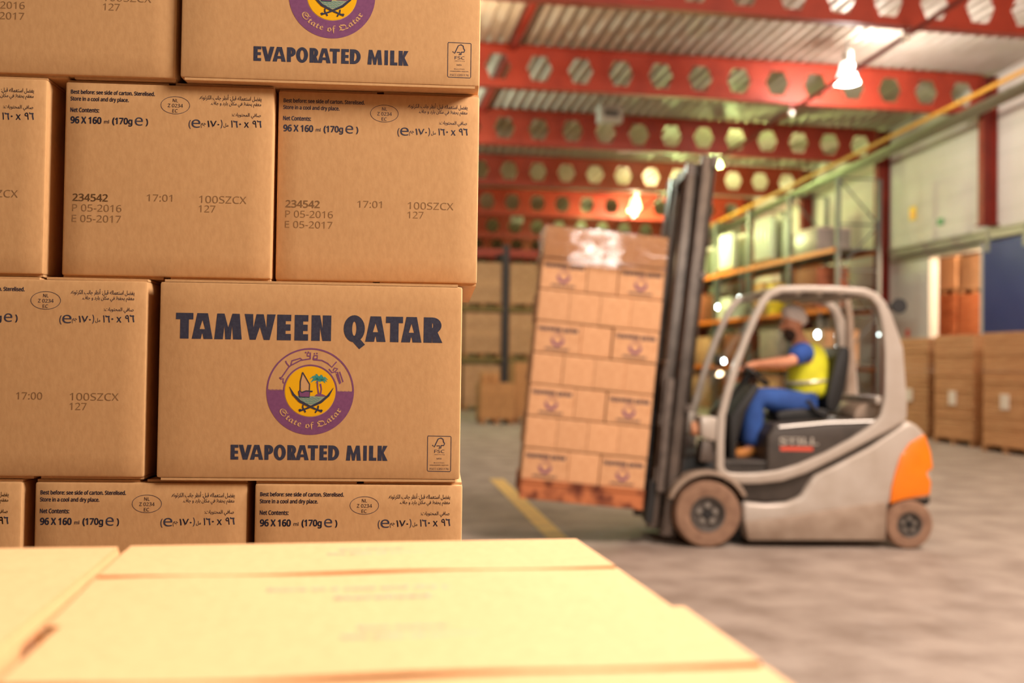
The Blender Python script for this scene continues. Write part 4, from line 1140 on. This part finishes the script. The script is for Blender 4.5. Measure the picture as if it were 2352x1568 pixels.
# ------------------------------------------------------------------ markings on the floor
b = MB()
v = [at_z(1124, 1100, 0), at_z(1156, 1100, 0), at_z(1306, 1238, 0), at_z(1258, 1238, 0)]
vv = [b.bm.verts.new((p.x, p.y, 0.004)) for p in v]; b.bm.faces.new(vv)
struct(b.build('floor_marking', LINEP, smooth=False), 'worn yellow line painted on the floor')

# ------------------------------------------------------------------ the doorway in the long wall
def wp(px, py, X): return at_x(px, py, X)
rl = MB().box((WX - 0.20, 15.5, HZ + 0.16), (WX - 0.06, 25.4, HZ + 0.36)).box((WX - 0.10, 15.5, HZ + 0.0), (WX, 25.4, HZ + 0.10)).box((WX - 0.24, 15.5, HZ + 0.34), (WX - 0.0, 25.4, HZ + 0.38))
struct(rl.build('trim_2', GALV, smooth=False), 'long galvanised sliding-door rail over the doorway')
dr = MB().box((WX - 0.19, 16.0, 0.05), (WX - 0.11, 21.45, HZ + 0.10)).build('door_1', BLUEDOOR, None, 0.01)
struct(dr, 'big dark blue sliding door hung from the rail')
for y in (16.3, 18.4, 19.9, 21.2):
    MB().box((WX - 0.21, y - 0.07, HZ - 0.12), (WX - 0.19, y + 0.07, HZ + 0.26)).box((WX - 0.25, y - 0.04, HZ + 0.2), (WX - 0.20, y + 0.04, HZ + 0.30)).build('door_hanger', GALV, dr)
MB().box((WX - 0.205, 21.36, 0.05), (WX - 0.19, 21.45, HZ + 0.10)).build('door_edge_strip', GREYP, dr, smooth=False)
# pale panel between the doorway and the second column
struct(MB().box((WX - 0.06, OP1, 0), (WX - 0.005, 25.4, HZ)).build('trim_3', GREYP, None, 0.02), 'pale grey panel standing beside the doorway')
def wallsign(name, px, py, wd, ht, m, label, cat, X=WX - 0.02):
    p = at_x(px, py, X)
    o = MB().box((-0.012, -wd / 2, -ht / 2), (0.0, wd / 2, ht / 2)).build(name, m, None, 0.003, seg=1); o.location = p
    tag(o, label, cat); return o
ys_ = wallsign('warning_sign', 2097, 490, 0.30, 0.34, SIGNY, 'small yellow warning sign high on the pale wall', 'sign')
MB().prism([(-0.09, -0.09), (0.09, -0.09), (0.0, 0.09)], -0.0145, -0.0125, Matrix.Rotation(-math.pi / 2, 4, 'Z')).build('sign_symbol', ORANGE, ys_, smooth=False)
wallsign('exit_sign', 2160, 509, 0.26, 0.16, SIGNG, 'little green sign on the pale wall above the door rail', 'sign')
wallsign('alarm_box', 2085, 765, 0.17, 0.20, REDP, 'red alarm box on the pale panel beside the doorway', 'alarm', WX - 0.065)

# ------------------------------------------------------------------ stacks of flat board
def sheet_stack(name, loc, sx, sy, h, label, m=SHEETS, tagged=True, rz=0.0, group=None):
    t = empty(name, loc, rz); tag(t, label, 'board stack', group)
    b = MB()
    for i in (-1, 0, 1): b.box((-sx / 2, i * (sy / 2 - 0.06) - 0.05, 0), (sx / 2, i * (sy / 2 - 0.06) + 0.05, 0.10))
    b.box((-sx / 2, -sy / 2, 0.10), (sx / 2, sy / 2, 0.13)); b.build('pallet_base', WOOD, t, smooth=False)
    b = MB(); n = 20 if h > 1.6 else 9; z = 0.131
    for k in range(n):
        dz = (h - 0.131) / n; o = random.uniform(-0.012, 0.012)
        b.box((-sx / 2 + 0.02 + o, -sy / 2 + 0.02 + o, z), (sx / 2 - 0.02 + o, sy / 2 - 0.02 + o, z + dz - 0.009)); z += dz
    b.build('board_layers', m, t, 0.004, seg=1)
    if tagged: MB().box((-sx / 2 - 0.012, -0.11, h * 0.36), (-sx / 2 - 0.004 + 0.012, 0.11, h * 0.36 + 0.26)).build('paper_label', PAPER, t, smooth=False)
    return t
GS = 'board stacks along the long wall'
sheet_stack('board_stack', (12.30, 20.15, 0), 1.05, 1.35, 2.05, 'labelled brown board stack just behind the forklift tail', group=GS)
sheet_stack('board_stack', (11.95, 18.05, 0), 1.05, 1.30, 2.06, 'labelled brown board stack in the middle of the row, under the blue door', group=GS)
sheet_stack('board_stack', (11.65, 16.05, 0), 1.05, 1.30, 2.06, 'labelled brown board stack at the picture edge, nearest of its row', group=GS)
sheet_stack('board_stack', (11.4, 13.9, 0), 1.05, 1.30, 2.0, 'brown board stack beyond the picture edge', group='hidden board stacks')
# seen through the doorway
ORB = mat('orange_board', (214, 132, 84), 0.8, 0, ((186, 98, 58), 9, 0.35, 0.65), 0.3, 14, 0.25, 0.0, 0, (0.25, 0.25, 5))
PEACH = mat('peach_wrap', (240, 186, 140), 0.5)
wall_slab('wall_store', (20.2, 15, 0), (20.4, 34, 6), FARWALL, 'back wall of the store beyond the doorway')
struct(MB().box((WX + 0.2, 15, 5.6), (20.2, 34, 5.8)).build('ceiling_store', GREYP, smooth=False), 'ceiling of the store beyond the doorway')
sheet_stack('board_stack', (15.98, 24.86, 0), 1.15, 1.28, 3.35, 'orange-brown board stack seen through the doorway', ORB, False)
st = sheet_stack('board_stack', (15.98, 24.86, 3.351), 1.1, 1.2, 0.95, 'pale peach board bundle on top of the stack in the doorway', PEACH, False)
sheet_stack('board_stack', (15.98, 23.5, 0), 1.15, 1.25, 3.3, 'orange board stack in the doorway beside the blue door', ORB, False)
sheet_stack('board_stack', (15.98, 23.5, 3.301), 1.1, 1.2, 0.95, 'dull brown bundle on the stack beside the blue door', OLIVE, False)
sheet_stack('board_stack', (16.05, 26.3, 0), 1.15, 1.3, 3.2, 'pale stack deep in the store, next to the grey panel', mat('pale_stack', (206, 176, 152), 0.7), False)

# ------------------------------------------------------------------ pallet racking along the long wall
RX0, RX1 = 12.2, 13.3
RY = [24.3 + 2.85 * k for k in range(9)]
rack = empty('pallet_rack', (0, 0, 0)); tag(rack, 'tall pallet rack with orange beams along the long wall behind the forklift', 'rack')
for Y in RY:
    f = MB()
    for X in (RX0, RX1): f.box((X, Y - 0.05, 0), (X + 0.09, Y + 0.05, 6.15))
    for k in range(5):
        za, zb = 0.4 + k * 1.15, 0.4 + (k + 1) * 1.15
        a, c = (RX0 + 0.05, RX1 + 0.04) if k % 2 else (RX1 + 0.04, RX0 + 0.05)
        f.tube([(a, Y, za), (c, Y, zb)], 0.022, 6); f.tube([(RX0 + .05, Y, zb), (RX1 + .04, Y, zb)], 0.022, 6)
    f.build('upright_frame', RACKG, rack, smooth=False)
LV = [1.45, 2.92, 4.42]
for k in range(len(RY) - 1):
    for z in LV:
        for X in (RX0 - 0.03, RX1 + 0.09):
            MB().box((X, RY[k] + 0.05, z - 0.12), (X + 0.04, RY[k + 1] - 0.05, z)).build('beam', RACKO, rack, 0.006, seg=1)
        MB().box((RX0 + 0.02, RY[k] + 0.06, z - 0.03), (RX1 + 0.08, RY[k + 1] - 0.06, z - 0.005)).build('shelf_deck', RACKG, rack, smooth=False)
def roll_load(Y, z, h, label, n=4, m=WRAPW, group=None):
    t = empty('wrapped_load', (RX0 + 0.58, Y, z)); tag(t, label, 'wrapped load', group)
    MB().box((-0.55, -0.6, 0), (0.55, 0.6, 0.03)).box((-0.55, -0.6, 0.03), (0.55, -0.5, 0.12)).box((-0.55, 0.5, 0.03), (0.55, 0.6, 0.12)).box((-0.55, -0.05, 0.03), (0.55, 0.05, 0.12)).box((-0.55, -0.6, 0.12), (0.55, 0.6, 0.14)).build('pallet_base', WOOD, t, smooth=False)
    r = 1.16 / n / 2
    for i in range(n):
        for j in range(2):
            MB().lathe([(r * 0.9, 0.141), (r, 0.17), (r, h - 0.05), (r * 0.85, h), (0.0, h)], 14, Matrix.Translation((-0.5 + r + j * 0.5, -0.58 + r + i * 2 * r, random.uniform(-0.0, 0.0)))).build('roll', m, t)
    return t
GR = 'white rolls on the top shelf of the rack'
roll_load(35.0, LV[2], 1.15, 'white upright rolls on the top rack shelf, next to the mast', 4, group=GR)
roll_load(32.10, LV[2], 1.25, 'white upright rolls on the top rack shelf, second load from the mast', 5, group=GR)
roll_load(29.22, LV[2], 1.38, 'tallest white rolls on the top rack shelf, under the yellow-lit wall', 4, group=GR)
roll_load(37.8, LV[2], 1.2, 'white upright rolls on the top shelf behind the mast', 4, group=GR)
def crate(name, Y, z, sy, h, m, label, cat, sx=0.9, lid=None, X=None):
    t = empty(name, ((RX0 + 0.55) if X is None else X, Y, z)); tag(t, label, cat)
    MB().box((-sx / 2, -sy / 2, 0.0), (sx / 2, sy / 2, h)).build('body', m, t, 0.02)
    MB().box((-sx / 2 - 0.008, -sy / 2 - 0.008, h), (sx / 2 + 0.008, sy / 2 + 0.008, h + 0.05)).build('lid', lid or m, t, 0.01)
    return t
BRB = mat('brown_bale', (150, 84, 56), 0.8, 0, ((126, 66, 44), 6, 0.4, 0.7)); PINKW = mat('pinkish_wrap', (206, 178, 172), 0.45)
crate('wrapped_bale', 26.25, LV[2], 1.5, 0.62, WRAPG, 'grey wrapped bale with a pinkish top at the end of the top rack shelf', 'bale', 0.95, PINKW)
crate('brown_bale', 26.3, LV[1], 1.5, 1.1, BRB, 'reddish brown bale on the middle rack shelf, end bay', 'bale')
crate('yellow_crate', 28.75, LV[1], 0.5, 0.85, SIGNY, 'bright yellow crate on the middle rack shelf', 'crate', 0.7)
crate('cardboard_box', 29.6, LV[1], 0.75, 0.95, KRAFT, 'tan box beside the yellow crate on the middle rack shelf', 'box', 0.8)
crate('white_sack_bin', 32.2, LV[1], 1.1, 0.65, WRAPW, 'white bin on the middle rack shelf near the mast', 'bin')
crate('brown_bale', 34.6, LV[1], 1.3, 0.9, BRB, 'dark brown bale on the middle rack shelf beside the mast', 'bale')
for k, (Y, h, m, lab) in enumerate(((25.7, 0.9, OLIVE, 'brown carton block on the low rack shelf, end bay'), (28.6, 1.0, WRAPG, 'grey wrapped block on the low rack shelf behind the cab'), (31.4, 0.95, BRB, 'dark bale on the low rack shelf behind the driver'), (34.2, 0.9, OLIVE, 'brown carton block on the low rack shelf behind the windscreen'))):
    crate('shelf_block', Y, LV[0], 1.4, h, m, lab, 'block')
for k, (Y, h, m, lab) in enumerate(((25.8, 1.1, WRAPG, 'grey wrapped block on the floor of the rack, end bay'), (28.7, 1.15, OLIVE, 'brown block on the floor of the rack behind the seat'), (31.5, 1.1, BRB, 'dark bale on the floor of the rack behind the steering wheel'), (34.4, 1.1, OLIVE, 'brown block on the floor of the rack behind the mast foot'))):
    crate('floor_block', Y, 0.0, 1.5, h, m, lab, 'block')

# glowing beads in made-up housings, standing in for lamp reflections around the cab
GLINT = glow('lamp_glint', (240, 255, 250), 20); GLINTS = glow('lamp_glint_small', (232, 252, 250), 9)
def glint_bead(px, py, X, r, m, label):
    p = at_x(px, py, X) if X else at_y(px, py, 24.19)
    if not X and p.x > 13: p.x = 13.345; p.y = 24.222
    t = empty('glint_stand_in', p); tag(t, label, 'lamp')
    M = Matrix.Rotation(-math.pi / 2, 4, 'Y')
    MB().lathe([(r * 1.25, -0.06), (r * 1.25, 0.0), (r * 1.05, 0.02)], 16, M).build('housing', GREYP, t)
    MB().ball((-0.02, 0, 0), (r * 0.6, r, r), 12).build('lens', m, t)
    if not X: return t
    zb = LV[2] - 0.12 if p.z > LV[1] - 0.1 else LV[1] - 0.12
    MB().box((-0.012, -0.012, 0), (0.075, 0.012, zb - p.z + 0.04)).build('hanger', RACKG, t, smooth=False)
    return t
glint_bead(1880, 768, RX0 - 0.06, 0.085, GLINT, 'glowing stand-in for the brightest glint, behind the driver')
TW = glint_bead(1925, 770, None, 0.06, GLINTS, 'stand-in for a small twin glint just behind the seat back')
q = at_y(1926, 796, 24.19) - TW.location
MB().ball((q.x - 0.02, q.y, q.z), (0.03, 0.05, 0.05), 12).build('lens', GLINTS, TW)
MB().box((-0.02, -0.012, q.z - 0.05), (0.02, 0.012, 0)).build('stem', GREYP, TW, smooth=False)
glint_bead(2021, 768, None, 0.03, GLINTS, 'stand-in for a faint round glint by the rear post of the cab')
glint_bead(1700, 685, RX0 - 0.06, 0.07, GLINT, 'stand-in for a round glint under the middle shelf, above the cab front')
glint_bead(1650, 705, RX0 - 0.06, 0.07, GLINT, 'stand-in for a round glint under the middle shelf, close to the mast')

# ------------------------------------------------------------------ far racking on the other side of the aisle
fr = empty('pallet_rack', (0, 0, 0)); tag(fr, 'dim pallet rack with dark uprights beyond the tall pile', 'rack')
FX = [2.40, 4.99, 7.58]
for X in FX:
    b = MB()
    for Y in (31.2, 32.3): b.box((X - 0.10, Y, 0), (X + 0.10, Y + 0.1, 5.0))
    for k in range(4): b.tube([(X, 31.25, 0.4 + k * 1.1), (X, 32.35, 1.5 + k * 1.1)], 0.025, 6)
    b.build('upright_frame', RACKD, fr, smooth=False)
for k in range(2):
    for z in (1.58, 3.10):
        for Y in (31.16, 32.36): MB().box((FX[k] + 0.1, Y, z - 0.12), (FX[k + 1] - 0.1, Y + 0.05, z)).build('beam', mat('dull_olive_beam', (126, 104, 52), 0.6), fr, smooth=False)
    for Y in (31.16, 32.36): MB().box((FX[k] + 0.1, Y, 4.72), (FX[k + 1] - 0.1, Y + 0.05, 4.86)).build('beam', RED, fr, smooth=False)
TN = {0: 'bottom', 1: 'middle', 2: 'top'}
def carton_block(name, loc, sx, sy, nx, ny, nz, ch, m, label, group, lab=True):
    t = empty(name, loc); tag(t, label, 'carton load', group)
    b = MB()
    for i in (-1, 0, 1): b.box((i * (sx / 2 - 0.07) - 0.06, -sy / 2, 0), (i * (sx / 2 - 0.07) + 0.06, sy / 2, 0.11))
    b.box((-sx / 2, -sy / 2, 0.11), (sx / 2, sy / 2, 0.135)); b.build('pallet_base', WOOD, t, smooth=False)
    for k in range(nz):
        b = MB(); n = nx + (k % 2)
        for i in range(n):
            for j in range(ny):
                x0 = -sx / 2 + i * sx / n; y0 = -sy / 2 + j * sy / ny
                b.box((x0 + 0.004, y0 + 0.004, 0.136 + k * ch), (x0 + sx / n - 0.004, y0 + sy / ny - 0.004, 0.136 + (k + 1) * ch - 0.004))
        b.build('carton_layer', m, t, smooth=False)
    return t
names = {(0, 0): 'next to the tall pile', (0, 1): 'just before the dark upright', (1, 0): 'just beyond the dark upright', (1, 1): 'behind the raised load'}
for k in range(2):
    for q in range(2):
        for lv, z in ((0, 0.0), (1, 1.581), (2, 3.101)):
            x = FX[k] + 0.70 + q * 1.21
            carton_block('carton_load', (x, 31.78, z), 1.14, 1.0, 3, 2, 5, 0.245, OLIVE, f'brown carton load on the {TN[lv]} level of the dim rack, {names[(k, q)]}', 'carton loads in the dim rack')
# low piles standing in the aisle
carton_block('carton_load', (3.66, 24.3, 0), 0.80, 0.8, 2, 2, 3, 0.27, KRAFT, 'low tan carton pile on a pallet at the edge of the tall pile', None)
for k, x in enumerate((3.40, 3.62)):
    o = MB().box((x - 0.10, 24.05, 0.947), (x + 0.10, 24.45, 1.20)).build('loose_carton', KRAFT, None, 0.01)
    tag(o, ['loose carton on top of the low tan pile, against the tall pile', 'loose carton on top of the low tan pile, toward the raised load'][k], 'carton')
carton_block('carton_load', (4.72, 25.0, 0), 1.1, 0.9, 3, 2, 5, 0.26, KRAFT, 'carton pile mostly hidden behind the raised load', None)
tag(MB().box((5.2, 29.5, 0), (6.6, 30.3, 0.5)).build('low_bale', OLIVE, None, 0.02), 'low brown bale on the floor behind the load', 'bale')
